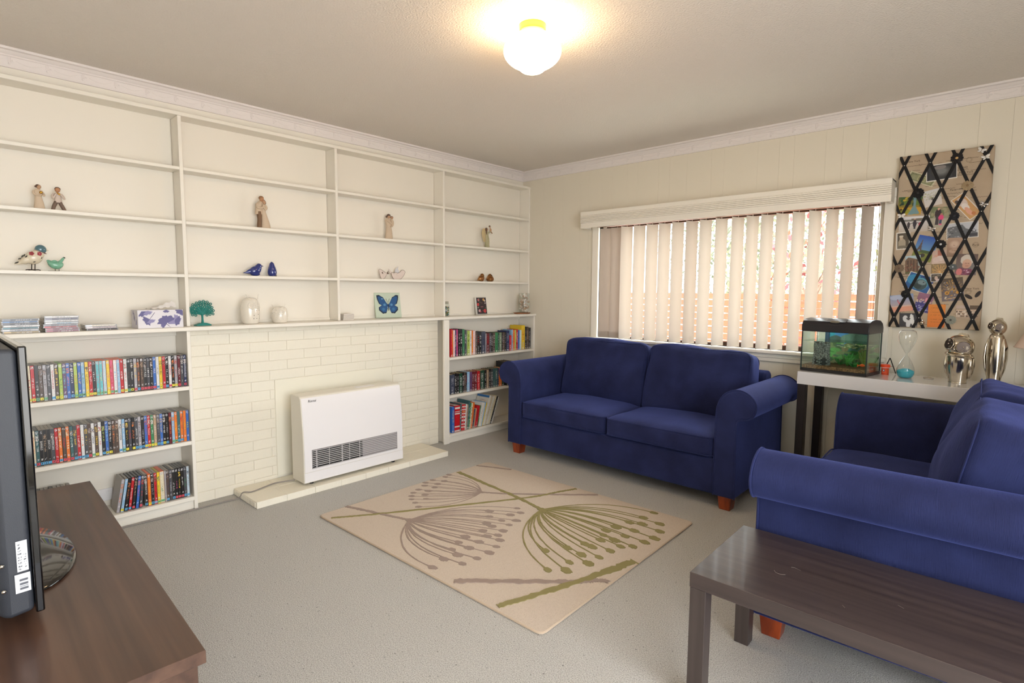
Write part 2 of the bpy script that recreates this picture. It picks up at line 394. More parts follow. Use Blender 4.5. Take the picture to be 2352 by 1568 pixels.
# ------------------------------------------------------------------ window, pelmet, blind
BRONZE = mat('brown_window_frame', (92, 62, 46), 0.45)
b = MB(); b.box(WX0, WX1, 0.06, 0.10, WZ0, WZ0+0.018); b.box(WX0, WX1, 0.06, 0.10, WZ1-0.035, WZ1)
win = struct('window_1', b, BRONZE)
obj('mullion', MB().cbox(2.03, 2.06, 0.055, 0.10, WZ0+0.03, WZ1-0.03, 0.003), win, m=mat('white_mullion', (235, 232, 226), 0.4))
for x in (WX0, WX1-0.035): obj('jamb_frame', MB().cbox(x, x+0.035, 0.058, 0.10, WZ0, WZ1, 0.002), win, m=CREAM)
obj('sash_rail', MB().cbox(2.06, WX1-0.03, 0.058, 0.075, WZ0+0.018, WZ0+0.034, 0.003), win, m=BRONZE)
PANE = glass_mat('window_pane_glass', (250, 252, 250), 0.0, 0.6)
for x0, x1 in ((WX0+0.03, 2.035), (2.055, WX1-0.03)): obj('pane', MB().box(x0, x1, 0.078, 0.081, WZ0+0.015, WZ1-0.03), win, m=PANE)
obj('sill', MB().cbox(0.875, 3.228, -0.062, 0.058, 0.905, 0.93, 0.005), win, m=CREAM)
obj('apron', MB().cbox(0.895, 3.225, -0.022, 0.0, 0.842, 0.905, 0.006), win, m=CREAM)
obj('apron_bead', MB().cbox(0.895, 3.225, -0.030, -0.018, 0.872, 0.886, 0.004), win, m=CREAM)
obj('architrave', MB().cbox(0.905, WX0, -0.02, 0.058, 0.93, WZ1, 0.004), win, m=CREAM)
obj('architrave', MB().cbox(WX1, 3.228, -0.02, 0.058, 0.93, WZ1, 0.004), win, m=CREAM)
obj('window_head', MB().cbox(0.905, 3.228, -0.02, 0.058, WZ1, WZ1+0.06, 0.004), win, m=CREAM)

pel = thing('pelmet', 'cream ridged timber pelmet box over the window blind', 'pelmet', (0.86, -0.07, 1.92))
prof = [(-0.125, 0)]; z = 0.0
prof += [(-0.138, 0.0), (-0.138, 0.042)]
for k in range(5): prof += [(-0.145, 0.046+0.0125*k), (-0.145, 0.054+0.0125*k), (-0.138, 0.0575+0.0125*k)]
prof += [(-0.143, 0.112), (-0.143, 0.142), (-0.125, 0.142)]
obj('front_board', MB().prism([(y+0.07, z) for y, z in prof], 0.0, 2.355, 'x'), pel, m=CREAM, smooth=20)
for x in (0.0, 2.335): obj('end_board', MB().cbox(x, x+0.02, -0.055, 0.07, 0, 0.142), pel, m=CREAM)
obj('top_board', MB().cbox(0.0, 2.355, -0.055, 0.07, 0.130, 0.142), pel, m=CREAM)

FAB = bpy.data.materials.new('blind_fabric'); FAB.use_nodes = True; nt = FAB.node_tree; N = nt.nodes; bs = N['Principled BSDF']
bs.inputs['Base Color'].default_value = lin((188, 175, 161)) + (1,); bs.inputs['Roughness'].default_value = 0.85
tr = N.new('ShaderNodeBsdfTranslucent'); tr.inputs[0].default_value = lin((220, 200, 186)) + (1,)
mx = N.new('ShaderNodeMixShader'); mx.inputs[0].default_value = 0.05
nt.links.new(bs.outputs[0], mx.inputs[1]); nt.links.new(tr.outputs[0], mx.inputs[2]); nt.links.new(mx.outputs[0], N['Material Output'].inputs[0])
blind = thing('vertical_blind', 'beige vertical blind of long fabric vanes half open across the window', 'blind', (2.1, -0.055, 0.936))
obj('head_rail', MB().cbox(0.99-2.1, 3.15-2.1, -0.02, 0.022, 0.989, 1.024, 0.003), blind, m=mat('blind_rail', (120, 92, 74), 0.4, 0.3))
VE = [1.026,1.140,1.262,1.387,1.508,1.620,1.739,1.858,1.972,2.097,2.223,2.330,2.434,2.537,2.646,2.751,2.857,2.959,3.061]
VW = 0.122
def vane(h, th):
    n = 6; V = []; F = []
    for j, z in enumerate(np.linspace(0, h, 5)):
        for k in range(n+1):
            t = k/n-0.5; sx = t*VW; sy = 0.007*(1-4*t*t)
            V.append((sx*math.cos(th)-sy*math.sin(th), sx*math.sin(th)+sy*math.cos(th), z))
    for j in range(4):
        for k in range(n): F.append((j*(n+1)+k, j*(n+1)+k+1, (j+1)*(n+1)+k+1, (j+1)*(n+1)+k))
    mb = MB(); mb.add(V, F); return mb
def pocket(th):
    mb = vane(0.055, th); nx, ny = math.sin(th), -math.cos(th); mb.v = [(x+nx*0.0012, y+ny*0.0012, z) for x, y, z in mb.v]; return mb
open_m, open_p = vane(0.976, R(66)).mesh('vane', FAB), pocket(R(66)).mesh('weight_pocket', FAB)
shut_m, shut_p = vane(0.976, R(9)).mesh('vane', FAB), pocket(R(9)).mesh('weight_pocket', FAB)
hook = MB().tube([(0,0,0.976),(0,0,0.992)], 0.002, 6).mesh('hook', mat('clear_hook', (220, 205, 190), 0.2))
for i, x in enumerate(VE):
    th = R(9) if i < 2 else R(66); xc = x + VW/2*math.cos(th) - (0 if i < 2 else 0.010); xc = 3.877+(xc-3.877)*0.994
    vo = obj('vane', shut_m if i < 2 else open_m, blind, (xc-2.1-(0.022 if i < 2 else 0), 0.004 if i < 2 else 0, 0)); obj('weight_pocket', shut_p if i < 2 else open_p, vo); obj('hook', hook, vo)
ch = MB()
for s_, dx in ((0, 0.0), (1, 0.018)):
    ch.tube([(3.135+dx-2.1, -0.035, 0.98), (3.135+dx-2.1, -0.04, 0.04)], 0.0013, 6)
    for k in range(70 if s_ else 0): ch.ell((3.135+dx-2.1, -0.0375-0.00005*k, 0.97-0.0135*k), (0.0026,)*3, 6, 4)
obj('bead_chain', ch, blind, m=mat('bead_chain', (215, 195, 175), 0.4)); obj('draw_cord', MB().tube([(3.148-2.1, -0.02, 0.98), (3.15-2.1, -0.03, 0.12)], 0.002, 6), blind, m=mat('blind_cord', (170, 130, 95), 0.6))

# ------------------------------------------------------------------ outside
struct('ground', MB().box(-16, 16, 0.16, 26, -0.75, -0.7), mat('pale_paving', (214, 208, 196), 0.9, mix=(0.6, (190, 196, 170), 0.45, 0.6)))
struct('ground_bounce', MB().box(5.36, 22, -20, 0.1, -0.2, -0.12), mat('pale_bounce_ground', (216, 210, 202), 0.9))  # unseen ground, made pale and raised to bounce daylight onto the ceiling
fence = thing('slat_fence', 'red-brown horizontal slat garden fence outside the window', 'fence', (0.8, 3.1, -0.7))
SL = mat('red_brown_timber', (176, 78, 46), 0.6, mix=(9, (156, 64, 38), 0.4, 0.65), stretch=(0.4, 6, 6))
slm = MB().cbox(-3.6, 3.6, -0.012, 0.012, 0, 0.078, 0.003).mesh('slat', SL)
for k in range(22): obj('slat', slm, fence, (0, 0, 0.06+0.0905*k))
pm = MB().cbox(-0.045, 0.045, 0.014, 0.10, 0, 2.03, 0.004).mesh('post', mat('pale_post', (235, 228, 215), 0.6))
for k in range(5): obj('post', pm, fence, (-3.4+1.7*k, 0, 0))
def garden_tree(name, label, loc, h, rx, rz, n, cols, seed):
    rng = random.Random(seed); t = thing(name, label, 'tree', loc)
    mb = MB(); body(mb, [(0, 0, 0, 0.10), (0.05, 0, h*0.35, 0.085), (0.0, 0.03, h*0.62, 0.06), (0.05, 0, h*0.9, 0.02)], 4, 10)
    for k in range(9):
        a = rng.uniform(0, 2*PI); z0 = h*rng.uniform(0.3, 0.7); r_ = rx*rng.uniform(0.5, 0.95)
        body(mb, [(0.02, 0, z0, 0.04), (r_*0.5*math.cos(a), r_*0.5*math.sin(a), z0+0.5, 0.025), (r_*math.cos(a), r_*math.sin(a), z0+1.1, 0.008)], 3, 7)
    obj('trunk', mb, t, m=mat('tree_bark', (150, 128, 112), 0.9))
    for ci, col in enumerate(cols):
        V = []; F = []
        for k in range(n):
            while True:
                p = Vector((rng.uniform(-1, 1), rng.uniform(-1, 1), rng.uniform(-1, 1)))
                if 0.25 < p.length < 1: break
            c = Vector((p.x*rx, p.y*rx, h*0.68+p.z*rz)); s = rng.uniform(0.03, 0.065)
            a = Vector((rng.gauss(0,1), rng.gauss(0,1), rng.gauss(0,1))).normalized(); b_ = a.orthogonal().normalized()
            k0 = len(V); V += [c-a*s, c+b_*s*0.5, c+a*s, c-b_*s*0.5]; F.append((k0, k0+1, k0+2, k0+3))
        me = bpy.data.meshes.new('foliage'); me.from_pydata([tuple(v) for v in V], [], F); me.materials.append(mat('leaf_%d_%d_%d' % col, col, 0.6))
        o = obj('foliage', me, t); o['kind'] = 'stuff'
garden_tree('garden_tree', 'pale grey-green tree beyond the fence at the middle of the window', (0.2, 7.4, -0.7), 4.6, 1.7, 1.7, 2200, [(96, 100, 80), (130, 134, 104)], 1)
garden_tree('garden_tree', 'yellow-green leafy tree beyond the fence near the aquarium', (3.0, 6.4, -0.7), 3.6, 1.0, 1.3, 1700, [(110, 126, 60), (146, 158, 92)], 2)
garden_tree('garden_tree', 'tree with thin reddish leaves beyond the fence', (1.6, 4.3, -0.7), 3.2, 0.6, 1.2, 380, [(128, 66, 68), (146, 106, 84)], 3)
garden_tree('garden_tree', 'large dark grey-green tree at the far back of the garden', (-2.6, 12.0, -0.7), 5.5, 2.4, 2.2, 2200, [(92, 98, 82), (126, 130, 108)], 4)

# ------------------------------------------------------------------ ceiling lamp
lx, ly = 2.155, -2.315
lamp = thing('ceiling_lamp', 'lit round opal glass ceiling lamp on a brass fitting', 'ceiling light', (lx, ly, CZ))
obj('brass_fitting', MB().lathe([(0.0,0),(0.062,0),(0.064,-0.006),(0.062,-0.03),(0.058,-0.034),(0.0,-0.034)][::-1], 40), lamp, m=mat('brass', (212, 170, 70), 0.25, 1.0))
pr = [(0.05, -0.022), (0.056, -0.036), (0.08, -0.048), (0.108, -0.066), (0.126, -0.09), (0.131, -0.114), (0.124, -0.138), (0.104, -0.160), (0.078, -0.176), (0.062, -0.184), (0.058, -0.190), (0.046, -0.199), (0.024, -0.205), (0.0, -0.206)]
OP = mat('lit_opal_glass', (255, 250, 240), 0.25, emit=((255, 218, 168), 14.0))
obj('glass_globe', MB().lathe([(a, z) for a, z, in spl(pr, 3)][::-1], 48), lamp, m=OP, smooth=60)

# ------------------------------------------------------------------ gas heater
ht = thing('gas_heater', 'white flued gas heater with a louvred grille standing on the hearth', 'heater', (0.35, -2.21, 0.042))
HW = mat('heater_white_enamel', (236, 232, 232), 0.3, coat=0.2); HS = mat('heater_side_enamel', (226, 220, 206), 0.35)
pf = [(-0.08, 0.018), (0.087, 0.018), (0.087, 0.24), (0.082, 0.36), (0.060, 0.575), (0.050, 0.597), (0.034, 0.603), (-0.08, 0.603)]
bevel(obj('cabinet', MB().prism(pf, -0.398, 0.398, 'y'), ht, m=HS), 0.006, 3)
# front panel: curved sheet following the profile
fp = [(0.0885, 0.03), (0.0885, 0.24), (0.0835, 0.36), (0.0615, 0.572), (0.054, 0.59)]
gy0, gy1, gz0, gz1 = -0.342, 0.343, 0.110, 0.240
def sheet(y0, y1, za, zb, off=0.0, n=10):
    V = []; F = []; zz = np.linspace(za, zb, n+1); px = [p[1] for p in fp]; pxx = [p[0] for p in fp]
    for z in zz:
        x = float(np.interp(z, px, pxx))+off
        V += [(x, y0, z), (x, y1, z), (x-0.006, y0, z), (x-0.006, y1, z)]
    for k in range(n):
        a = 4*k; F += [(a, a+1, a+5, a+4), (a+2, a+6, a+7, a+3), (a, a+4, a+6, a+2), (a+1, a+3, a+7, a+5)]
    F += [(0, 2, 3, 1), (4*n, 4*n+1, 4*n+3, 4*n+2)]
    return MB().add(V, F)
b = sheet(-0.392, 0.392, gz1, 0.588, 0.002); b2 = sheet(-0.392, gy0, 0.092, gz1, 0.002, 4); b3 = sheet(gy1, 0.392, 0.092, gz1, 0.002, 4); b4 = sheet(gy0, gy1, 0.092, gz0, 0.002, 2)
for q in (b2, b3, b4): b.add(q.v, q.f)
obj('front_panel', b, ht, m=HW, smooth=25)
obj('base_strip', sheet(-0.394, 0.394, 0.024, 0.0885, 0.002, 3), ht, m=HW)
obj('grille_shade', MB().box(0.0872, 0.0882, gy0, gy1, gz0, gz1), ht, m=DARKM)  # flat dark sheet: shade of the grille interior put into its colour
obj('grey_baffle', MB().box(0.0882, 0.0886, 0.045, gy1, gz0, gz1), ht, m=mat('grille_baffle_grey', (150, 143, 143), 0.5))
fr = MB()
for (ya, yb, za, zb) in ((gy0, gy1, gz1-0.004, gz1), (gy0, gy1, gz0, gz0+0.006), (gy0, gy0+0.005, gz0, gz1), (gy1-0.005, gy1, gz0, gz1)): fr.cbox(0.086, 0.0925, ya, yb, za, zb, 0.001)
obj('grille_frame', fr, ht, m=mat('grille_grey', (178, 174, 176), 0.35, 0.3))
lm = MB().cbox(0.0865, 0.0945, gy0+0.004, gy1-0.004, -0.0026, 0.0026, 0.001).mesh('louvre', mat('louvre_silver', (205, 202, 204), 0.3, 0.3))
for k in range(9): obj('louvre', lm, ht, (0, 0, gz0+0.019+0.0128*k))
rb = MB().cbox(0.087, 0.091, -0.002, 0.002, gz0, gz1, 0.0005).mesh('grille_rib', mat('louvre_silver', (205, 202, 204), 0.3))
for yy in (-0.31, -0.305, -0.215, -0.12, -0.115, -0.06, 0.02): obj('grille_rib', rb, ht, (0, yy, 0))
tpn = MB(); tpn.cbox(-0.03, 0.02, 0.05, 0.2, 0.6025, 0.605, 0.001); obj('control_panel', tpn, ht, m=HW)
for yy in (-0.33, 0.33): obj('foot', MB().lathe([(0.012, 0), (0.014, 0.004), (0.01, 0.02)], 16), ht, (0.05, yy, 0), m=BLACKP); obj('foot', MB().lathe([(0.012, 0), (0.014, 0.004), (0.01, 0.02)], 16), ht, (-0.05, yy, 0), m=BLACKP)
text('brand_lettering', 'Rinnai', ht, (0.0646, -0.318, 0.566), (0, 1, 0), (-0.09, 0, 1), 0.024, mat('black_ink', (20, 20, 22), 0.6), shear=0.15)
cd = spl([(0.285,-2.60,0.052),(0.255,-2.66,0.049),(0.238,-2.72,0.0475),(0.262,-2.80,0.0475),(0.290,-2.89,0.0475),(0.262,-2.935,0.047),(0.24,-2.955,0.010),(0.228,-3.05,0.006),(0.23,-3.2,0.006),(0.235,-3.36,0.006),(0.222,-3.56,0.006),(0.225,-3.75,0.006),(0.235,-4.0,0.006)], 8)
part('power_cord', MB().tube(cd, 0.0042, 8), ht, mat('grey_cord', (142, 134, 128), 0.55))

# ------------------------------------------------------------------ sofas
NAVY = bpy.data.materials.new('navy_ribbed_fabric'); NAVY.use_nodes = True; nt = NAVY.node_tree; N = nt.nodes; L = nt.links; bs = N['Principled BSDF']
bs.inputs['Roughness'].default_value = 0.85; bs.inputs['Specular IOR Level'].default_value = 0.15
bs.inputs['Sheen Weight'].default_value = 0.5; bs.inputs['Sheen Roughness'].default_value = 0.5; bs.inputs['Sheen Tint'].default_value = lin((110, 125, 210)) + (1,)
tc = N.new('ShaderNodeTexCoord'); nz = N.new('ShaderNodeTexNoise'); nz.inputs['Scale'].default_value = 5; nz.inputs['Detail'].default_value = 6; L.new(tc.outputs['Object'], nz.inputs['Vector'])
cr = N.new('ShaderNodeValToRGB'); cr.color_ramp.elements[0].position = 0.3; cr.color_ramp.elements[1].position = 0.75
cr.color_ramp.elements[0].color = lin((29, 33, 64)) + (1,); cr.color_ramp.elements[1].color = lin((42, 49, 90)) + (1,); L.new(nz.outputs['Fac'], cr.inputs[0]); L.new(cr.outputs[0], bs.inputs['Base Color'])
wv = N.new('ShaderNodeTexNoise'); wv.inputs['Scale'].default_value = 1.0; wv.inputs['Detail'].default_value = 2
mp = N.new('ShaderNodeMapping'); mp.inputs['Scale'].default_value = (40, 330, 40); L.new(tc.outputs['Object'], mp.inputs[0]); L.new(mp.outputs[0], wv.inputs['Vector'])
bp = N.new('ShaderNodeBump'); bp.inputs['Strength'].default_value = 0.5; bp.inputs['Distance'].default_value = 0.003; L.new(wv.outputs['Fac'], bp.inputs['Height']); L.new(bp.outputs[0], bs.inputs['Normal'])
FOOT = mat('orange_stained_timber', (156, 66, 26), 0.35, mix=(12, (120, 46, 18), 0.4, 0.65), coat=0.3, stretch=(3, 3, 0.6))

def cushion(name, parent, c, half, r, puff, wr, seed, m=None, lean=0.0, n=14, taper=0.0):
    """soft boxed cushion: half sizes, corner radius, puff on the three axes"""
    hx, hy, hz = half; V = []; F = []; idx = {}
    def vert(p):
        k = tuple(round(q, 5) for q in p)
        if k in idx: return idx[k]
        x, y, z = p; q = [x*hx, y*hy, z*hz]
        inner = [max(-h+r, min(h-r, v)) for h, v in zip(half, q)]; d = Vector([a-b_ for a, b_ in zip(q, inner)])
        if d.length > 1e-9:
            e = d.normalized()*r*min(1, max(abs(dd) for dd in d)/r); q = [i+j for i, j in zip(inner, e)]
        fx, fy, fz = 1-x*x, 1-y*y, 1-z*z
        q[0] += (1 if x > 0 else -1)*puff[0]*fy*fz*abs(x)**2; q[1] += (1 if y > 0 else -1)*puff[1]*fx*fz*abs(y)**2; q[2] += (1 if z > 0 else -1)*puff[2]*fx*fy*abs(z)**2
        if wr:
            nn = noise.noise_vector(Vector((q[0]*4+seed*7, q[1]*4, q[2]*4))); q = [a+b_*wr for a, b_ in zip(q, nn)]
            nn = noise.noise_vector(Vector((q[0]*13+seed*3, q[1]*9, q[2]*9))); q = [a+b_*wr*0.35 for a, b_ in zip(q, nn)]
        if taper: q[1] *= 1-taper*(q[2]/hz)
        idx[k] = len(V); V.append(tuple(q)); return idx[k]
    g = np.linspace(-1, 1, n+1)
    for ax in range(3):
        for s_ in (-1, 1):
            for i in range(n):
                for j in range(n):
                    q = []
                    for (a, b_) in ((i, j), (i+1, j), (i+1, j+1), (i, j+1)):
                        p = [0, 0, 0]; p[ax] = s_; p[(ax+1) % 3] = g[a]; p[(ax+2) % 3] = g[b_]; q.append(vert(p))
                    F.append(tuple(q))
    o = obj(name, MB().add(V, F), parent, c, (lean, 0, 0), m or NAVY, smooth=80); subsurf(o, 1); return o, half
def piping(name, parent, axis, half, off, rr, wr_puff=0.0):
    """cord round the edge of a cushion, in the plane across axis at offset off"""
    k = [i for i in range(3) if i != axis]; pts = []; h0, h1 = half[k[0]], half[k[1]]; r_ = min(0.055, h0*0.4, h1*0.4)
    for (cx, cy, a0) in ((h0-r_, h1-r_, 0), (-h0+r_, h1-r_, 90), (-h0+r_, -h1+r_, 180), (h0-r_, -h1+r_, 270)):
        for t in range(0, 91, 15):
            p = [0, 0, 0]; p[axis] = off; p[k[0]] = cx+r_*math.cos(R(a0+t)); p[k[1]] = cy+r_*math.sin(R(a0+t)); pts.append(tuple(p))
    return obj(name, MB().tube(pts, rr, 7, closed=True), parent, m=NAVY)
ARM = [(0.0, 0.09), (0.0, 0.56), (0.004, 0.63), (0.020, 0.69), (0.052, 0.735), (0.095, 0.760), (0.140, 0.766), (0.185, 0.752), (0.222, 0.722), (0.240, 0.685), (0.238, 0.648), (0.220, 0.612), (0.190, 0.592), (0.160, 0.588), (0.138, 0.580), (0.128, 0.560), (0.127, 0.52), (0.132, 0.09)]
def sofa(label, loc, rz, wi, D, seeds, az=1.0):
    """front at local y=0, depth +y; wi = half the width between the arms"""
    t = thing('sofa', label, 'sofa', loc, rz, None)
    rail = [(-wi-0.02, 0.09), (wi+0.02, 0.09), (wi+0.02, 0.315), (-wi-0.02, 0.315)]
    o = obj('base', MB().prism(rail, 0.012, D-0.02, 'y'), t, m=NAVY); bevel(o, 0.012, 3)
    prof = spl(ARM[1:-1], 3); prof = [(x, z*az) for x, z in [ARM[0]]+prof+[ARM[-1]]]
    for s_ in (1, -1):
        o = obj('arm', MB().prism([(s_*(wi+x), z) for x, z in prof], 0.0, D-0.03, 'y'), t, m=NAVY, smooth=50); bevel(o, 0.012, 3, 60)
        obj('arm_piping', MB().tube([(s_*(wi+x), 0.005, z) for x, z in prof], 0.0048, 7), o, m=NAVY)
        obj('arm_piping', MB().tube([(s_*(wi+x), D-0.035, z) for x, z in prof], 0.0048, 7), o, m=NAVY)
    bk = [(0.66*D+0.10, 0.09), (D, 0.09), (D+0.03, 0.60), (D+0.035, 0.76), (D-0.005, 0.79), (D-0.09, 0.78), (D-0.13, 0.70), (0.66*D+0.10, 0.40)]
    o = obj('back_frame', MB().prism(bk, -wi-0.03, wi+0.03, 'x'), t, m=NAVY); bevel(o, 0.02, 3)
    for k, s_ in enumerate((-1, 1)):
        h = (wi/2-0.004, 0.36, 0.072); o, hh = cushion('seat_cushion', t, (s_*wi/2, 0.355, 0.388), h, 0.035, (0.004, 0.010, 0.026), 0.006, seeds+k)
        piping('cushion_piping', o, 2, (h[0]-0.002, h[1]-0.002, 0), 0.056, 0.004); piping('cushion_piping', o, 2, (h[0]-0.002, h[1]-0.002, 0), -0.058, 0.004)
        h = (wi/2-0.004, 0.115, 0.262); o, hh = cushion('back_cushion', t, (s_*wi/2, D-0.225, 0.668), h, 0.05, (0.004, 0.05, 0.012), 0.024, seeds+4+k, lean=R(-11), taper=0.12)
        piping('cushion_piping', o, 1, (h[0]-0.012, 0, h[2]-0.012), -0.088, 0.003); piping('cushion_piping', o, 1, (h[0]-0.014, 0, h[2]-0.014), 0.085, 0.003)
    fb = MB(); fb.add([(-0.044,-0.044,0.1),(0.044,-0.044,0.1),(0.044,0.044,0.1),(-0.044,0.044,0.1),(-0.034,-0.034,0),(0.034,-0.034,0),(0.034,0.034,0),(-0.034,0.034,0)], [(0,1,2,3),(4,7,6,5),(0,4,5,1),(1,5,6,2),(2,6,7,3),(3,7,4,0)])
    fm = fb.mesh('foot', FOOT)
    for sx in (-1, 1):
        for yy in (0.065, D-0.09): o = obj('foot', fm, t, (sx*(wi+0.065), yy, 0)); bevel(o, 0.004, 2)
    return t
sofa('navy blue two-seat sofa under the window with orange timber feet', (1.702, -0.975, 0), 0.0, 0.812, 0.88, 1)
sofa('navy blue sofa seen from its side behind the dark coffee table', (3.125, -1.325, 0), R(-87.6), 0.660, 0.90, 11, 0.983)

# ------------------------------------------------------------------ rug
RUGM = mat('beige_rug_pile', (214, 199, 183), 0.95, spec=0.1, bump=(380, 0.8, 2), mix=(300, (196, 179, 162), 0.45, 0.7))
rug = thing('rug', 'beige rug with taupe and olive seed-head flowers on the carpet', 'rug', (1.7, -2.0, 0))
rp = [(0.867, -2.73), (2.565, -2.698), (2.528, -1.273), (0.851, -1.309)]
rd = []
for i in range(4):
    p = Vector(rp[i]); a = (Vector(rp[i-1])-p).normalized(); c = (Vector(rp[(i+1) % 4])-p).normalized()
    for t in (0, 0.33, 0.67, 1): rd.append((p+a*0.03*(1-t)**2+c*0.03*t**2))
b = MB(); b.prism([(q.x-1.7, q.y+2.0) for q in rd], 0.0, 0.011, 'z'); obj('pile', b, rug, m=RUGM)
obj('bound_edge', MB().tube([(q.x-1.7, q.y+2.0, 0.006) for q in rd], 0.0055, 6, closed=True), rug, m=mat('rug_binding', (192, 172, 150), 0.9))
TAUPE = mat('taupe_tuft', (164, 146, 136), 0.95, spec=0.1, bump=(400, 0.8, 2)); OLIVE = mat('olive_tuft', (150, 140, 96), 0.95, spec=0.1, bump=(400, 0.8, 2))
rr = random.Random(5)
RZ = [0.0115]
def ribbon(mb, pts, w0, w1, z=0.0125):
    RZ[0] += 0.000018; z = RZ[0]
    pts = [Vector(p[:2]) for p in pts]; n = len(pts); V = []; F = []
    for i, p in enumerate(pts):
        t = (pts[min(i+1, n-1)]-pts[max(i-1, 0)]).normalized(); s_ = Vector((-t.y, t.x)); wd = w0+(w1-w0)*i/(n-1)
        a = p+s_*wd*(1+rr.uniform(-0.35, 0.35)); c = p-s_*wd*(1+rr.uniform(-0.35, 0.35)); V += [(a.x-1.7, a.y+2, z), (c.x-1.7, c.y+2, z), (a.x-1.7, a.y+2, 0.009), (c.x-1.7, c.y+2, 0.009)]
    for i in range(n-1):
        k = 4*i; F += [(k, k+1, k+5, k+4), (k, k+4, k+6, k+2), (k+1, k+3, k+7, k+5)]
    mb.add(V, F)
def blot(mb, c, rx, ry, ang, z=0.0128):
    RZ[0] += 0.000018; z = RZ[0]
    n = 22; V = []; F = []
    for k in range(n):
        a = 2*PI*k/n; q = 1+rr.uniform(-0.14, 0.14); x, y = rx*q*math.cos(a), ry*q*math.sin(a)
        V += [(c[0]-1.7+x*math.cos(ang)-y*math.sin(ang), c[1]+2+x*math.sin(ang)+y*math.cos(ang), z), (c[0]-1.7+x*math.cos(ang)-y*math.sin(ang), c[1]+2+x*math.sin(ang)+y*math.cos(ang), 0.009)]
    F.append(tuple(range(0, 2*n, 2)))
    for k in range(n): F.append((2*k, 2*((k+1) % n), 2*((k+1) % n)+1, 2*k+1))
    mb.add(V, F)
def bez(p0, p1, p2, n): return [((1-t)**2*Vector(p0)+2*t*(1-t)*Vector(p1)+t*t*Vector(p2)) for t in np.linspace(0, 1, n)]
def flower(c, dots, m, size):
    mb = MB(); c = Vector(c); ax = sum(((Vector(d)-c).normalized() for d in dots), Vector((0, 0))).normalized()
    for d in dots:
        v = Vector(d)-c; al = v.dot(ax); pp = v-ax*al; p1 = c+ax*al*0.22+pp*0.85
        ribbon(mb, bez(c, p1, d, 26), 0.0040, 0.0031); e = (Vector(d)-p1); ang = math.atan2(e.y, e.x); q = rr.uniform(0.85, 1.2)
        blot(mb, d, 0.030*size*q, 0.021*size*q, ang)
    blot(mb, c, 0.03*size, 0.022*size, math.atan2(ax.y, ax.x)); return obj('flower_motif', mb, rug, m=m, smooth=0)
flower((1.293,-1.801), [(0.871,-1.72),(0.886,-1.769),(0.873,-1.875),(0.88,-1.943),(0.922,-1.984),(0.954,-2.06),(0.976,-2.12),(1.016,-2.164),(1.06,-2.197),(1.124,-2.218),(1.192,-2.243),(0.95,-1.83),(0.96,-1.90),(1.0,-1.96),(1.02,-2.03),(1.06,-2.09),(1.12,-2.13)], TAUPE, 0.75)
flower((1.313,-2.406), [(1.649,-1.837),(1.711,-1.874),(1.768,-1.975),(1.78,-2.048),(1.687,-1.941),(1.556,-1.987),(1.615,-2.046),(1.706,-2.035),(1.671,-2.123),(1.722,-2.13),(1.811,-2.13),(1.727,-2.205),(1.829,-2.19),(1.792,-2.241),(1.878,-2.226),(1.917,-2.293),(1.939,-2.366),(1.811,-2.319),(1.714,-2.324),(1.737,-2.396),(1.826,-2.402),(1.773,-2.475),(1.841,-2.494),(1.938,-2.452),(1.823,-2.57),(1.925,-2.539),(1.849,-2.663)], TAUPE, 0.85)
flower((1.772,-1.749), [(2.296,-1.312),(2.286,-1.419),(2.262,-1.538),(2.329,-1.505),(2.402,-1.435),(2.242,-1.647),(2.339,-1.618),(2.225,-1.727),(2.451,-1.527),(2.473,-1.627),(2.246,-1.785),(2.342,-1.716),(2.458,-1.705),(2.326,-1.797),(2.272,-1.849),(2.438,-1.795),(2.391,-1.839),(2.237,-1.945),(2.283,-1.946),(2.378,-1.919),(2.198,-2.046),(2.294,-2.055),(2.374,-2.017),(2.134,-2.148),(2.298,-2.163),(2.375,-2.109),(2.269,-2.297),(2.338,-2.238)], OLIVE, 0.95)
for pts, m, w0, w1 in (([(1.293,-1.801),(1.469,-1.675),(1.884,-1.302)], TAUPE, 0.007, 0.010), ([(1.313,-2.406),(1.121,-2.468),(0.866,-2.552)], TAUPE, 0.008, 0.011), ([(1.772,-1.749),(1.528,-1.704),(0.875,-1.635)], OLIVE, 0.011, 0.014),
        ([(0.96,-2.705),(1.133,-2.438),(1.562,-1.692),(1.657,-1.449),(1.712,-1.308)], OLIVE, 0.008, 0.009), ([(2.02,-2.675),(2.399,-2.324),(2.509,-2.202),(2.545,-2.190)], TAUPE, 0.018, 0.011), ([(2.311,-2.684),(2.433,-2.302),(2.528,-1.93)], OLIVE, 0.013, 0.022), ([(0.86,-1.435),(1.119,-1.320)], TAUPE, 0.007, 0.008)):
    mb = MB(); ribbon(mb, spl(pts, 24), w0, w1, 0.0124); obj('stem_motif', mb, rug, m=m, smooth=0)

# ------------------------------------------------------------------ coffee table, TV bench, TV
WENGE = mat('dark_wenge_veneer', (72, 60, 56), 0.36, bump=(1.0, 0.12, 3), mix=(1.0, (54, 44, 42), 0.35, 0.7), stretch=(1.2, 38, 38), coat=0.1)
ct = thing('coffee_table', 'dark brown square-legged coffee table in the near right foreground', 'coffee table', (3.60, -2.385, 0), R(1.2))
obj('table_top', MB().cbox(-0.47, 0.47, -0.245, 0.243, 0.40, 0.45, 0.0015), ct, m=WENGE)
WENGE_L = mat('dark_wenge_leg', (72, 62, 58), 0.42, bump=(1.0, 0.12, 3), mix=(1.0, (58, 48, 45), 0.35, 0.7), stretch=(38, 38, 1.2))
lg = MB().cbox(-0.026, 0.026, -0.026, 0.026, 0, 0.40, 0.0012).mesh('leg', WENGE_L)
for sx in (-1, 1):
    for sy in (-1, 1): obj('leg', lg, ct, (sx*0.4425, sy*0.217, 0))
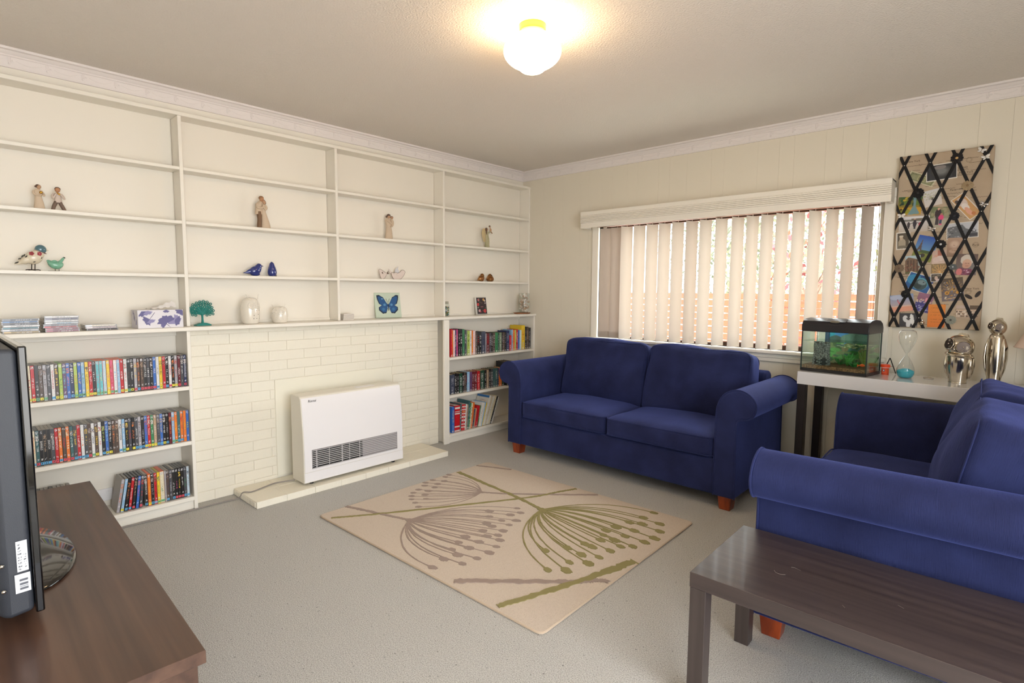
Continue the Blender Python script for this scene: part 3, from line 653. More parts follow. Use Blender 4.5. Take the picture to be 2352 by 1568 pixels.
SCR = mat('pale_scratch', (140, 130, 124), 0.6)
for pts in ([(-.27,-.05),(-.262,-.062),(-.245,-.064),(-.235,-.056)], [(-.235,.01),(-.225,.014),(-.205,.006)], [(-.06,-.13),(-.052,-.14)], [(.06,-.02),(.075,-.03)]): obj('scratch', MB().tube([(a, b_, .4501) for a, b_ in pts], .0005, 5), ct, m=SCR)
WALNUT = mat('walnut_veneer', (98, 72, 58), 0.32, bump=(1.0, 0.10, 3), mix=(1.0, (72, 51, 42), 0.36, 0.66), stretch=(0.9, 26, 26), coat=0.1)
bn = thing('television_bench', 'brown walnut veneer television bench in the near left foreground', 'tv bench', (1.69, -4.09, 0), R(-2.1))
obj('bench_top', MB().cbox(-0.812, 0.812, -0.25, 0.245, 0.468, 0.5, 0.0015), bn, m=WALNUT)
for x in (-0.79, 0.762): obj('side_panel', MB().cbox(x, x+0.028, -0.235, 0.232, 0.0, 0.468, 0.0015), bn, m=WALNUT)
obj('back_panel', MB().cbox(-0.762, 0.762, -0.235, -0.22, 0.03, 0.468), bn, m=WALNUT); obj('lower_shelf', MB().cbox(-0.762, 0.762, -0.22, 0.232, 0.05, 0.078), bn, m=WALNUT)
obj('divider', MB().cbox(-0.012, 0.012, -0.22, 0.225, 0.078, 0.468), bn, m=WALNUT); obj('inner_shelf', MB().cbox(-0.762, 0.762, -0.22, 0.225, 0.26, 0.282), bn, m=WALNUT)

TVG = mat('grey_tv_shell', (50, 53, 60), 0.5, bump=(500, 0.15, 2)); GLOSS = mat('gloss_black', (10, 10, 12), 0.06, coat=0.6)
tv = thing('television', 'black flat television standing on the walnut bench, seen edge on', 'television', (1.60, -4.114, 0.5))
def tbox(x0, x1, y0, y1, z0, z1, m, name, bv, sg=4, par=tv): return bevel(obj(name, MB().box(x0, x1, y0, y1, z0, z1), par, m=m), bv, sg)
tbox(-0.5, 0.492, -0.018, 0.0, 0.03, 0.708, GLOSS, 'bezel', 0.004, 3)
obj('screen', MB().box(-0.46, 0.452, -0.002, 0.0006, 0.075, 0.67), tv, m=mat('dark_screen', (8, 9, 11), 0.12))
sh = obj('back_shell', MB().add([(-0.49,-0.0185,0.036),(0.486,-0.0185,0.036),(0.486,-0.0185,0.70),(-0.49,-0.0185,0.70),(-0.486,-0.075,0.026),(0.480,-0.075,0.026),(0.480,-0.075,0.704),(-0.486,-0.075,0.704),(-0.40,-0.135,0.09),(0.40,-0.135,0.09),(0.40,-0.135,0.62),(-0.40,-0.135,0.62)],
    [(0,1,2,3),(0,4,5,1),(1,5,6,2),(2,6,7,3),(3,7,4,0),(4,8,9,5),(5,9,10,6),(6,10,11,7),(7,11,8,4),(8,11,10,9)]), tv, m=TVG); bevel(sh, 0.012, 4)
WH = mat('white_sticker', (228, 230, 234), 0.5); INK = MATS['black_ink']
xf = 0.4866
st = print_obj('spec_sticker', tv, (xf, -0.047, 0.146), (-0.0012, 0.0215, 0), (0, 0, 0.078), 12, 44, [('f', (226, 228, 232)), ('t', 0.15, 0.05, 0.45, 0.95, (60, 62, 70), 9), ('t', 0.6, 0.1, 0.85, 0.6, (70, 72, 80), 6)])
st = print_obj('barcode_sticker', tv, (xf+.0003, -0.053, 0.092), (-0.0014, 0.0295, 0), (0, 0, 0.048), 16, 24, [('f', (226, 228, 232))]+[('r', 0.3, 0.15+0.05*k, 0.85, 0.15+0.05*k+(0.02 if k % 3 else 0.035), (90, 92, 100)) for k in range(14)])
for z in (0.105, 0.17): obj('screw', MB().ell((xf-0.002, -0.074, z), (0.004, 0.005, 0.005), 10, 8), tv, m=CHROME)
obj('stand_neck', MB().cbox(-0.07, 0.07, -0.075, -0.025, 0.008, 0.12, 0.006), tv, m=GLOSS)
sb = MB(); prf = [(0.985, 0.0), (1.0, 0.004), (0.995, 0.008), (0.96, 0.014), (0.5, 0.019), (0.0, 0.020)]
sb.lathe([(r_*0.295, z) for r_, z in prf], 56, (0, 0, 0), 1.0, 0.50); obj('stand_base', sb, tv, (0.02, -0.018, 0), m=GLOSS, smooth=50)
# socket and plug behind the bench
so = thing('power_socket', 'white double power socket low inside the film bookcase', 'socket', (0.006, -3.63, 0.15))
bevel(obj('plate', MB().box(0, 0.008, -0.058, 0.058, -0.036, 0.036), so, m=WHITEP), 0.003, 2)
for y in (-0.03, 0.03): obj('switch', MB().cbox(0.008, 0.011, y-0.007, y+0.007, 0.012, 0.026, 0.001), so, m=WHITEP)
tag(obj('plug', MB().cbox(0.0145, 0.055, -3.668, -3.632, 0.113, 0.148, 0.006), m=BLACKP), 'black plug pushed into the socket in the film bookcase', 'plug')
# ------------------------------------------------------------------ film cases
COL = {'red': (196,32,40), 'black': (32,30,32), 'white': (226,224,222), 'cream': (226,214,184), 'grey': (170,166,172), 'dark grey': (74,74,80), 'brown': (88,70,60), 'yellow': (236,200,52), 'lime': (176,198,92), 'green': (62,132,86), 'blue': (58,108,188), 'navy': (38,50,92), 'light blue': (146,186,218), 'aqua': (104,190,198), 'purple': (104,72,112), 'pink': (222,92,124), 'orange': (232,122,46), 'teal': (64,102,104), 'tan': (190,160,130), 'maroon': (104,32,40), 'slate': (66,72,90), 'sage': (124,138,112), 'dark green': (38,74,56), 'magenta': (188,66,120), 'pale pink': (232,206,206), 'pale blue': (188,206,218), 'beige': (212,196,168)}
RAT = {'Y': (238,222,76), 'G': (120,186,140), 'B': (96,172,220), 'R': (222,84,100), 'L': (170,190,224)}
CASEM = {'k': mat('black_dvd_case', (40, 38, 37), 0.3), 'g': mat('grey_dvd_case', (150, 143, 135), 0.35), 'o': mat('orange_dvd_case', (222, 96, 44), 0.35), 'n': mat('green_dvd_case', (96, 150, 70), 0.35), 'y': mat('olive_dvd_case', (180, 158, 50), 0.35)}
CASES = {}
SP = print_mat('dvd_sleeve', 0.3)
def case_mesh(k, t, d=0.132, h=0.19):
    key = (k, round(t, 4))
    if key not in CASES: CASES[key] = MB().cbox(-d, 0, -t/2, t/2, 0, h, 0.0012).mesh('dvd_case', CASEM[k])
    return CASES[key]
def spine_ops(base, acc, rat, titled, seed):
    rg = random.Random(seed); B = COL[base]; A = COL[acc]; ops = [('f', B), ('n', 0.25)]
    if rg.random() < 0.75: ops += [('s', 0.1, 0.90, 0.9, 0.965, (206, 204, 206), 0.5)]
    if rg.random() < 0.6: ops += [('s', 0.05, 0.72, 0.95, 0.86, A, 0.45), ('s', 0.05, 0.72, 0.95, 0.86, (170, 140, 120), 0.25)]
    if not titled:
        a = rg.uniform(0.30, 0.42); ops += [('t', 0.25, a, 0.75, a+rg.uniform(0.25, 0.36), A, rg.randint(7, 11))]
    ops += [('s', 0.2, 0.15, 0.8, 0.21, (214, 212, 214), 0.5)]
    if rat in RAT: ops += [('r', 0, 0.025, 1, 0.105, RAT[rat]), ('s', 0.3, 0.05, 0.7, 0.08, (40, 40, 46), 0.5)]
    return ops
def dvd(y, z, x, t, base, acc, ck, rat, title, tcol, label, seed, lean=0.0, grp=None):
    o = obj('dvd_case', case_mesh(ck, t), None, (x, y, z + abs(math.sin(lean))*t/2), (-lean, 0, 0)); tag(o, label, 'dvd', grp)
    print_obj('spine_sleeve', o, (0.0003, -t/2+0.0008, 0.0015), (0, t-0.0016, 0), (0, 0, 0.187), 6, 56, spine_ops(base, acc, rat, bool(title), seed), SP, seed)
    if title: text('title_lettering', title, o, (0.0007, 0, 0.108), (0, 0, -1), (0, 1, 0), min(0.0125, 0.125/max(1, len(title))/0.55), mat('ink_%d_%d_%d' % COL[tcol], COL[tcol], 0.5))
ROW1 = 'cream:red:g:Y:,red:white:k:Y:,black:white:g:G:,brown:grey:g:Y:,grey:dark grey:k:G:,dark grey:grey:g:-:,white:red:k:B:Fun with Dick and Jane,brown:yellow:g:Y:,lime:green:n:Y:,purple:aqua:g:L:,blue:orange:g:-:,navy:white:g:B:,lime:orange:g:G:,blue:yellow:k:G:,light blue:green:g:G:,yellow:brown:g:Y:,red:white:g:Y:,black:white:g:Y:,aqua:pink:o:G:,aqua:yellow:o:G:,pale blue:white:o:G:,yellow:pink:g:Y:,pink:red:o:G:,white:light blue:o:G:,light blue:white:o:-:,red:white:o:Y:,white:red:g:Y:,black:brown:g:G:,black:white:k:Y:,grey:yellow:k:R:,brown:orange:k:B:,brown:tan:k:R:,black:grey:g:R:HOT FUZZ,dark grey:white:k:R:,black:white:k:R:,blue:white:g:R:PAUL,white:dark grey:g:B:,yellow:black:g:Y:KILL BILL,red:maroon:g:R:,black:white:g:B:,white:red:k:R:SCARFACE,black:orange:k:Y:,grey:red:g:Y:,maroon:white:k:R:,dark grey:white:g:-:,navy:white:k:R:THE EXPENDABLES'
ROW2 = 'cream:orange:g:B:,teal:white:k:R:,black:white:g:B:BARRELS,black:tan:g:B:,black:white:g:B:SNATCH,dark grey:white:g:R:AMERICAN,red:white:k:R:BAYWATCH,orange:cream:k:B:,brown:red:k:R:,orange:cream:g:R:,teal:white:k:R:,dark grey:yellow:g:B:,red:white:g:B:,white:orange:k:B:,dark grey:yellow:g:B:,brown:grey:g:R:,white:navy:k:G:,brown:yellow:g:Y:,white:red:g:-:,black:lime:k:B:,blue:light blue:g:Y:,black:white:g:Y:,brown:orange:k:-:,brown:tan:g:-:,white:dark grey:g:B:ZOOLANDER,light blue:white:k:G:,black:yellow:k:Y:,dark grey:red:k:-:,black:orange:k:Y:,dark grey:white:g:B:,grey:black:g:B:,black:grey:k:B:,blue:red:g:Y:,red:white:g:Y:,green:white:g:Y:,tan:white:k:Y:,dark grey:grey:g:B:,blue:yellow:g:B:,black:white:k:Y:,black:grey:k:B:,maroon:orange:k:-:,light blue:orange:g:G:,orange:yellow:k:G:,teal:white:g:B:,orange:red:g:B:,orange:yellow:g:-:,blue:lime:g:-:'
def parse(s): return [e.strip().split(':') for e in s.split(',') if e.strip()]
TC = {'Fun with Dick and Jane': 'red', 'KILL BILL': 'black', 'SCARFACE': 'red', 'ZOOLANDER': 'dark grey'}
for ri, (row, z, nm) in enumerate(((ROW1, 0.7655, 'upper'), (ROW2, 0.4285, 'middle'))):
    L_ = parse(row)
    n = len(L_); y0, y1 = -3.935, -3.207; st = (y1-y0)/n
    for i, e in enumerate(L_):
        base, acc, ck, rat, ti = e
        dvd(y0+st*(i+0.5), z, 0.190+random.uniform(-0.003, 0.002), st-0.0006, base, acc, ck, rat, ti, TC.get(ti, 'white'),
            '%s DVD case, %s from the fireplace end of the %s film row' % (base+' spined', ordinal(n-1-i), nm), 100*ri+i, 0, 'film cases in the %s row' % nm)
ROW3 = 'grey:orange:g:-:,light blue:white:g:Y:,black:orange:k:B:,red:white:k:B:,black:tan:k:R:,blue:pink:k:-:,dark grey:red:k:R:,black:white:g:B:TERMINATOR,orange:yellow:o:Y:,black:grey:g:B:,red:maroon:g:L:,yellow:green:y:G:,cream:green:o:G:,grey:tan:g:-:,brown:navy:g:B:,dark grey:grey:k:-:,black:white:g:B:,black:magenta:k:R:,black:yellow:k:R:,black:white:k:R:,dark grey:green:k:B:,pale blue:slate:g:B:'
Y3 = [-3.595,-3.5765,-3.558,-3.5395,-3.521,-3.5025,-3.484,-3.4535,-3.438,-3.422,-3.406,-3.3905,-3.375,-3.352,-3.343,-3.3265,-3.311,-3.2955,-3.28,-3.2645,-3.249,-3.2335,-3.218]
L_ = parse(ROW3)
for i, e in enumerate(L_):
    base, acc, ck, rat, ti = e; ln = R(10.5-0.8*i) if i < 7 else 0.0; t = min(0.0146, Y3[i+1]-Y3[i]-0.0006) if i != 12 else 0.0222
    dvd(Y3[i]+t/2, 0.083, 0.190+random.uniform(-0.003, 0.002), t, base, acc, ck, rat, ti, 'white', '%s DVD case, %s from the left in the short bottom film row' % (base+' spined', ordinal(i)), 300+i, ln, 'film cases in the bottom row')
for i, (y, ck) in enumerate(((-3.925,'k'),(-3.908,'g'),(-3.892,'g'),(-3.872,'k'),(-3.856,'g'),(-3.838,'g'),(-3.822,'g'),(-3.797,'g'))):
    dvd(y, 0.083, 0.17, 0.0146, 'dark grey', 'grey', ck, '-', '', 'white', 'DVD case whose top just shows behind the bench, %s from the television' % ordinal(i), 400+i, R(4), 'film cases hidden behind the bench')

# ------------------------------------------------------------------ paperbacks in the corner bookcase
PAPER = mat('yellowed_paper', (214, 190, 150), 0.9, bump=(1, 0.3, 2), stretch=(4, 900, 4))
WPAPER = mat('white_paper', (232, 226, 212), 0.85)
def book(y, z, t, h, d, base, acc, label, seed, lean=0.0, x=0.18, grp='books in the corner bookcase', ops=None, paper=None, cover=None):
    bm_ = mat('cover_%d_%d_%d' % (cover or COL[base]), cover or COL[base], 0.4); k = 0.0012
    b = MB(); b.cbox(-0.0014, 0, -t/2, t/2, 0, h, 0.0005); b.cbox(-d, -0.0012, -t/2, -t/2+k, 0, h, 0.0004); b.cbox(-d, -0.0012, t/2-k, t/2, 0, h, 0.0004)
    o = obj('book', b, None, (x, y, z+math.sin(abs(lean))*t/2), (-lean, 0, 0), bm_); tag(o, label, 'book', grp)
    obj('pages', MB().box(-d+0.002, -0.0013, -t/2+k, t/2-k, 0.002, h-0.003), o, m=paper or PAPER)
    rg = random.Random(seed); A = COL[acc]
    if ops is None:
        a = rg.uniform(0.35, 0.5); ops = [('f', COL[base]), ('n', 0.2), ('t', 0.25, a, 0.75, 0.88, A, rg.randint(8, 14)), ('t', 0.3, 0.12, 0.7, a-0.08, COL[rg.choice(['white', 'grey', acc])], 5), ('s', 0.2, 0.02, 0.8, 0.08, (210, 206, 200), 0.6)]
    print_obj('spine_print', o, (0.0003, -t/2+0.0006, 0.001), (0, t-0.0012, 0), (0, 0, h-0.002), max(4, int(t/0.003)), 44, ops, SP, seed); return o
Y1 = [-1.107,-1.087,-1.076,-1.054,-1.041,-1.021,-1.015,-0.993,-0.969,-0.942,-0.919,-0.908,-0.877,-0.855,-0.837,-0.808,-0.783,-0.757,-0.731,-0.678,-0.666,-0.627,-0.605,-0.58,-0.55,-0.512,-0.491,-0.461,-0.445,-0.417,-0.393,-0.351,-0.319,-0.3,-0.273,-0.254,-0.227,-0.202,-0.174,-0.123,-0.093,-0.067,-0.033]
B1 = 'red:pink .245,orange:yellow .235,pale pink:pink .235,navy:white .235,magenta:pale pink .24,,black:white .24,black:white .24,green:dark green .238,dark grey:white .23,sage:white .228,lime:black .222,white:black .222,orange:yellow .222,pale pink:orange .22,brown:grey .205,black:red .2,black:white .198,slate:navy .205,grey:white .185,maroon:red .185,dark grey:white .188,black:white .188,brown:white .188,green:dark green .186,dark green:grey .186,sage:white .184,black:grey .184,brown:grey .184,black:grey .184,navy:grey .198,red:pink .15,light blue:navy .205,orange:red .2,lime:yellow .2,red:white .205,blue:brown .195,pale blue:white .195,yellow:red .24,black:grey .222,brown:tan .222,black:grey .212'.split(',')
n = 0
for i, e in enumerate(B1):
    if not e: continue
    cc, h = e.rsplit(' ', 1); base, acc = cc.split(':')
    book((Y1[i]+Y1[i+1])/2, 0.766, Y1[i+1]-Y1[i]-0.0012, float(h), 0.125 if base != 'yellow' else 0.16, base, acc, '%s book, %s from the left on the upper shelf beside the sofa' % (base, ordinal(n)), 500+i); n += 1
Y2 = [-1.108,-1.058,-1.031,-1.002,-0.965,-0.942,-0.925,-0.908,-0.875,-0.846,-0.819,-0.78,-0.744,-0.688,-0.657,-0.629,-0.6,-0.572,-0.543,-0.51,-0.491,-0.451,-0.411]
B2 = ['slate:grey','black:white','black:grey','dark green:white','black:white','brown:white','black:red','light blue:white','purple:black','maroon:grey','maroon:white','red:white','dark green:white','black:white','tan:grey','black:white','dark grey:white','teal:navy','teal:white','navy:white','orange:red','dark green:grey']
for i, e in enumerate(B2):
    base, acc = e.split(':')
    book((Y2[i]+Y2[i+1])/2, 0.429, Y2[i+1]-Y2[i]-0.0012, 0.178+random.uniform(-0.003, 0.004), 0.112, base, acc, '%s paperback, %s from the left on the middle shelf beside the sofa' % (base, ordinal(i)), 600+i, x=0.175)
for i, y in enumerate((-0.39, -0.355, -0.32)):
    book(y, 0.429, 0.03, 0.232, 0.15, 'black', 'grey', 'tall black book %s behind the top of the sofa arm' % ['showing first', 'showing second', 'showing last'][i], 640+i, x=0.20)
STR = [('f', (206, 30, 40))]+[('r', 0, a, 1, b_, (232, 228, 222)) for a, b_ in ((0.02, 0.06), (0.16, 0.22), (0.66, 0.72), (0.76, 0.79), (0.87, 0.95))]+[('t', 0.2, 0.3, 0.8, 0.58, (214, 70, 80), 12)]
CHK = [('f', (206, 30, 40))]+[('r', 0, a, 1, a+0.05, (232, 228, 222)) for a in (0.1, 0.22, 0.36, 0.5, 0.63, 0.78, 0.9)]+[('r', 0.45, 0.02, 0.6, 0.98, (222, 120, 120)), ('r', 0, 0.71, 1, 0.74, (220, 190, 90))]
WHO = [('f', (230, 224, 212)), ('t', 0.3, 0.3, 0.7, 0.8, (150, 140, 130), 9)]
B3 = [('blue','yellow',.030,.235,0,.20,None), ('red','white',.062,.238,1.5,.2,STR), ('teal','white',.012,.245,3,.19,None), ('red','white',.044,.236,4,.2,CHK), ('white','red',.012,.236,5,.19,None), ('tan','brown',.010,.23,6,.18,None), ('teal','white',.016,.262,6.5,.19,None), ('green','white',.014,.24,7,.18,None), ('cream','brown',.014,.238,8,.18,None), ('orange','red',.018,.24,8.5,.185,None), ('slate','tan',.016,.175,9,.16,None), ('tan','orange',.010,.18,10,.16,None), ('red','maroon',.034,.2,11,.18,None), ('green','white',.010,.2,12,.17,None), ('white','grey',.034,.222,14,.18,WHO), ('light blue','white',.010,.226,15,.18,None), ('yellow','tan',.008,.22,16,.17,None), ('white','grey',.022,.286,19,.2,WHO), ('beige','tan',.018,.27,20,.19,None), ('white','grey',.020,.272,20.5,.19,WHO), ('cream','tan',.022,.28,21,.2,None), ('black','grey',.016,.27,21.5,.19,None), ('white','green',.012,.26,22,.19,None)]
y = -1.105
for i, (base, acc, t, h, ln, d, ops) in enumerate(B3):
    a = R(ln); wd = t/math.cos(a); y += wd/2
    o = book(y, 0.083, t-0.0008, h, d*0.84, base, acc, '%s %s, %s from the left on the bottom shelf beside the sofa' % (base, 'leaning book' if ln > 2 else 'book', ordinal(i)), 700+i, a, 0.19, ops=ops, paper=WPAPER)
    if i == 17:
        print_obj('cover_art', o, (-0.166, -t/2-0.0002, 0.004), (0.163, 0, 0), (0, 0, 0.278), 40, 60, [('f', (228, 220, 206)), ('r', 0, 0.93, 1, 1, (58, 122, 186)), ('t', 0.3, 0.78, 0.75, 0.86, (200, 170, 160), 3), ('l', 0.55, 0.55, 0.62, 0.42, 0.02, (60, 70, 110)), ('l', 0.62, 0.42, 0.82, 0.38, 0.015, (200, 80, 60)), ('e', 0.57, 0.58, 0.03, 0.03, (60, 60, 80))], SP, 3)
    y += wd/2+0.0015

# ------------------------------------------------------------------ CD stacks
CDM = mat('cd_jewel_case', (150, 150, 152), 0.15, coat=0.4)
cdm = MB().cbox(-0.124, 0, -0.071, 0.071, 0, 0.0101, 0.0008).mesh('cd_case', CDM)
def cd_stack(yc, cols, where, grp, seed):
    n = len(cols)
    for i, (name, c, a) in enumerate(cols):
        o = obj('cd_case', cdm, None, (0.186+random.uniform(-0.004, 0.004), yc+random.uniform(-0.004, 0.004), 1.1217+0.0104*i), (0, 0, R(random.uniform(-2, 2))))
        pos = 'bottom' if i == 0 else 'top' if i == n-1 else ordinal(i)+' up'
        tag(o, 'CD with %s spine, %s of the stack %s' % (name, pos, where), 'cd', grp)
        print_obj('spine_print', o, (0.0003, -0.066, 0.0017), (0, 0.132, 0), (0, 0, 0.0068), 48, 3, [('f', c), ('n', 0.3), ('t', 0.35, 0.3, 0.8, 0.7, a, 1), ('r', 0, 0, 0.2, 1, tuple(min(255, int(v*1.25+12)) for v in c))], SP, seed+i)
cd_stack(-3.942, [('amber', (170,150,110), (230,230,230)), ('silver', (190,190,196), (90,90,96)), ('teal and black', (70,110,120), (20,20,24)), ('white', (220,220,222), (120,120,126)), ('dark grey', (84,84,90), (190,190,196)), ('blue', (84,112,150), (220,226,232)), ('slate', (98,104,116), (214,214,220))], 'beside the television', 'discs beside the television', 900)
cd_stack(-3.781, [('plum', (140,84,100), (226,222,224)), ('mauve', (150,96,108), (230,226,228)), ('crimson', (160,76,82), (214,180,180)), ('grey', (128,124,130), (200,198,202)), ('sky-blue', (200,206,210), (70,150,196)), ('pale', (214,212,212), (150,150,156)), ('grey-violet', (122,120,134), (180,180,190)), ('bright white', (224,222,222), (150,150,150))], 'of eight below the painted bird', 'discs in the tallest stack', 930)
cd_stack(-3.610, [('black', (60,52,54), (200,196,196)), ('pink', (196,180,182), (120,110,112)), ('cream', (222,214,198), (190,180,170))], 'of three near the tissue box', 'discs in the low stack', 960)

# ------------------------------------------------------------------ ornaments
SKIN = mat('carved_skin_tone', (190, 150, 118), 0.6); SKIN2 = mat('carved_face_tan', (186, 134, 96), 0.6)
HAIR = mat('carved_brown_hair', (104, 78, 62), 0.6, bump=(160, 0.3, 2)); HAIR2 = mat('carved_light_brown_hair', (150, 112, 78), 0.6, bump=(160, 0.3, 2))
DRESS = mat('carved_cream_dress', (206, 184, 158), 0.6, bump=(120, 0.15, 3)); SHIRT = mat('carved_pale_shirt', (206, 188, 174), 0.6, bump=(120, 0.12, 3)); PANTS = mat('carved_brown_trousers', (112, 92, 78), 0.6, bump=(120, 0.2, 3)); PANTS2 = mat('carved_umber_trousers', (122, 92, 66), 0.6, bump=(120, 0.2, 3))
GOLD = mat('gold_leaf', (206, 160, 66), 0.2, 1.0)
ZF = 1.757
def fig(name, label, y, z=ZF, x=0.072): return thing(name, label, 'figurine', (x, y, z), 0, 'carved figurines on the display shelves')
def rows(parent, name, m, *chains, seg=12, flat=1.0, sub=0):
    mb = MB()
    for c in chains: body(mb, c, 5, seg, flat)
    o = obj(name, mb, parent, m=m, smooth=70); return o
# woman holding a gold heart
f = fig('woman_figurine', 'small carved woman in a cream dress holding a gold bird', -3.823)
obj('dress', MB().loft([(0,0.001,0,.013,.0235),(0,0,.012,.013,.0225),(0,0,.03,.012,.020),(0,-.001,.05,.0105,.0165),(0,-.002,.064,.0095,.0145),(0,-.003,.078,.0095,.015),(0,-.003,.09,.0092,.016),(0,-.003,.098,.008,.0145),(0,-.002,.104,.005,.007)], 28), f, m=DRESS, smooth=70)
rows(f, 'arm', DRESS, [(0,-.018,.096,.005),(.004,-.0205,.083,.0052),(.010,-.012,.072,.0045),(.013,.002,.071,.004),(.014,.010,.075,.003)])
rows(f, 'arm', DRESS, [(0,.011,.096,.005),(.002,.019,.082,.0052),(.008,.0215,.072,.0045),(.013,.012,.074,.0038)])
o = obj('head', MB().ell((.002,.003,.1145), (.0085,.009,.0115), 18, 12, Matrix.Rotation(R(-18), 3, 'X')), f, m=SKIN, smooth=70)
obj('hair', MB().ell((-.002,-.001,.1185), (.009,.0098,.0095), 18, 12), o, m=HAIR, smooth=70)
obj('hair_bun', MB().ell((-.003,-.0095,.117), (.005,.005,.005), 12, 8), o, m=HAIR, smooth=70)
obj('gold_bird', MB().ell((.015,.0085,.086), (.006,.0075,.0065), 14, 10), f, m=GOLD, smooth=70)
# boy with a gold instrument
f = fig('boy_figurine', 'small carved boy in brown trousers raising a gold horn to his mouth', -3.745)
rows(f, 'leg', PANTS, [(0,-.024,0,.0085),(0,-.0195,.02,.0088),(0,-.012,.038,.009),(0,-.007,.05,.009)]); rows(f, 'leg', PANTS, [(0,.026,0,.0088),(0,.0185,.02,.009),(0,.010,.038,.0092),(0,.006,.05,.009)])
obj('shirt', MB().loft([(0,0,.043,.010,.016),(0,0,.05,.0108,.0165),(0,0,.065,.0105,.0155),(0,0,.08,.0105,.016),(0,0,.09,.0085,.0145),(0,0,.096,.005,.007)], 24), f, m=SHIRT, smooth=70)
rows(f, 'arm', SHIRT, [(0,-.015,.089,.005),(.004,-.0235,.078,.0052),(.008,-.021,.066,.0048),(.013,-.010,.085,.004),(.014,-.004,.089,.0035)]); rows(f, 'arm', SHIRT, [(0,.015,.089,.005),(.004,.024,.074,.005),(.008,.026,.064,.0045),(.013,.014,.08,.004),(.014,.007,.087,.0035)])
o = obj('head', MB().ell((.002,0,.109), (.0105,.0115,.0125), 18, 12), f, m=SKIN2, smooth=70)
obj('hair', MB().ell((-.003,.001,.1145), (.0112,.0128,.0112), 18, 12), o, m=HAIR, smooth=70)
obj('gold_horn', MB().tube([(.012,-.006,.093),(.016,.001,.089),(.015,.007,.084)], [.0035,.003,.0048], 10), f, m=GOLD)
# embracing couple
f = fig('couple_figurine', 'tall carved man and woman embracing, he in brown trousers', -2.668)
rows(f, 'trousers', PANTS2, [(.004,-.028,0,.0155),(.004,-.026,.03,.0148),(.004,-.024,.06,.0142),(.004,-.025,.085,.0165),(.003,-.026,.11,.016)], flat=.9)
obj('shirt', MB().loft([(0,-.026,.092,.016,.0245),(0,-.026,.105,.0165,.0225),(0,-.025,.125,.0155,.0215),(0,-.024,.15,.0145,.0215),(0,-.02,.165,.0135,.0195),(0,-.014,.178,.009,.012)], 24), f, m=DRESS, smooth=70)
obj('gown', MB().loft([(.004,.018,0,.017,.030),(.004,.018,.02,.017,.0295),(.003,.015,.05,.0155,.0245),(.002,.009,.085,.0135,.019),(.002,.004,.11,.012,.0155),(.003,.005,.135,.0115,.0145),(.003,.008,.152,.0105,.0125),(.003,.009,.163,.006,.008)], 26), f, m=DRESS, smooth=70)
rows(f, 'arm', DRESS, [(.004,-.038,.158,.0085),(.012,-.038,.138,.0085),(.016,-.020,.132,.0075),(.019,-.002,.143,.0065),(.019,.002,.155,.005)]); rows(f, 'arm', DRESS, [(.004,.018,.155,.0068),(.012,.022,.138,.0068),(.016,.013,.126,.0062),(.018,0,.14,.0058),(.019,-.004,.152,.005)])
o = obj('head', MB().ell((.008,-.007,.193), (.0125,.0135,.0165), 18, 12, Matrix.Rotation(R(-20), 3, 'X')), f, m=SKIN2, smooth=70); obj('hair', MB().ell((.004,-.008,.201), (.0145,.0165,.0135), 18, 12), o, m=HAIR2, smooth=70)
o = obj('head', MB().ell((.010,.007,.174), (.010,.0105,.0135), 18, 12, Matrix.Rotation(R(20), 3, 'X')), f, m=SKIN, smooth=70); obj('hair', MB().ell((.003,.013,.177), (.0105,.0085,.0165), 18, 12, Matrix.Rotation(R(25), 3, 'X')), o, m=HAIR, smooth=70)
# mother and child
f = fig('mother_figurine', 'carved mother in a long cream gown hugging a small child', -1.664)
obj('gown', MB().loft([(0,0,0,.022,.034),(0,.001,.02,.022,.0335),(0,.002,.05,.020,.030),(0,.002,.08,.0175,.025),(0,.001,.105,.0155,.0215),(0,-.002,.125,.0155,.023),(0,-.006,.145,.0155,.0265),(0,-.007,.158,.013,.024),(0,-.005,.167,.008,.012)], 28), f, m=DRESS, smooth=70)
rows(f, 'child_body', DRESS, [(.012,.018,.10,.008),(.014,.024,.125,.0115),(.012,.022,.15,.011),(.010,.02,.162,.007)]); rows(f, 'arm', DRESS, [(.006,-.026,.155,.008),(.015,-.014,.140,.0075),(.02,.008,.128,.0068),(.02,.022,.116,.006)]); rows(f, 'arm', DRESS, [(.014,.030,.15,.0065),(.014,.0335,.125,.0065),(.018,.02,.104,.006),(.018,.004,.099,.005)])
o = obj('head', MB().ell((.006,-.001,.181), (.012,.013,.0155), 18, 12), f, m=SKIN, smooth=70); obj('hair', MB().ell((.003,-.001,.188), (.0145,.016,.0135), 18, 12), o, m=HAIR, smooth=70); obj('hair_bun', MB().ell((-.002,-.018,.178), (.007,.007,.009), 12, 8), o, m=HAIR, smooth=70)
o = obj('child_head', MB().ell((.012,.023,.172), (.0105,.011,.0115), 16, 10), f, m=SKIN, smooth=70); obj('hair', MB().ell((.009,.025,.1755), (.0115,.0125,.0105), 16, 10), o, m=HAIR, smooth=70)
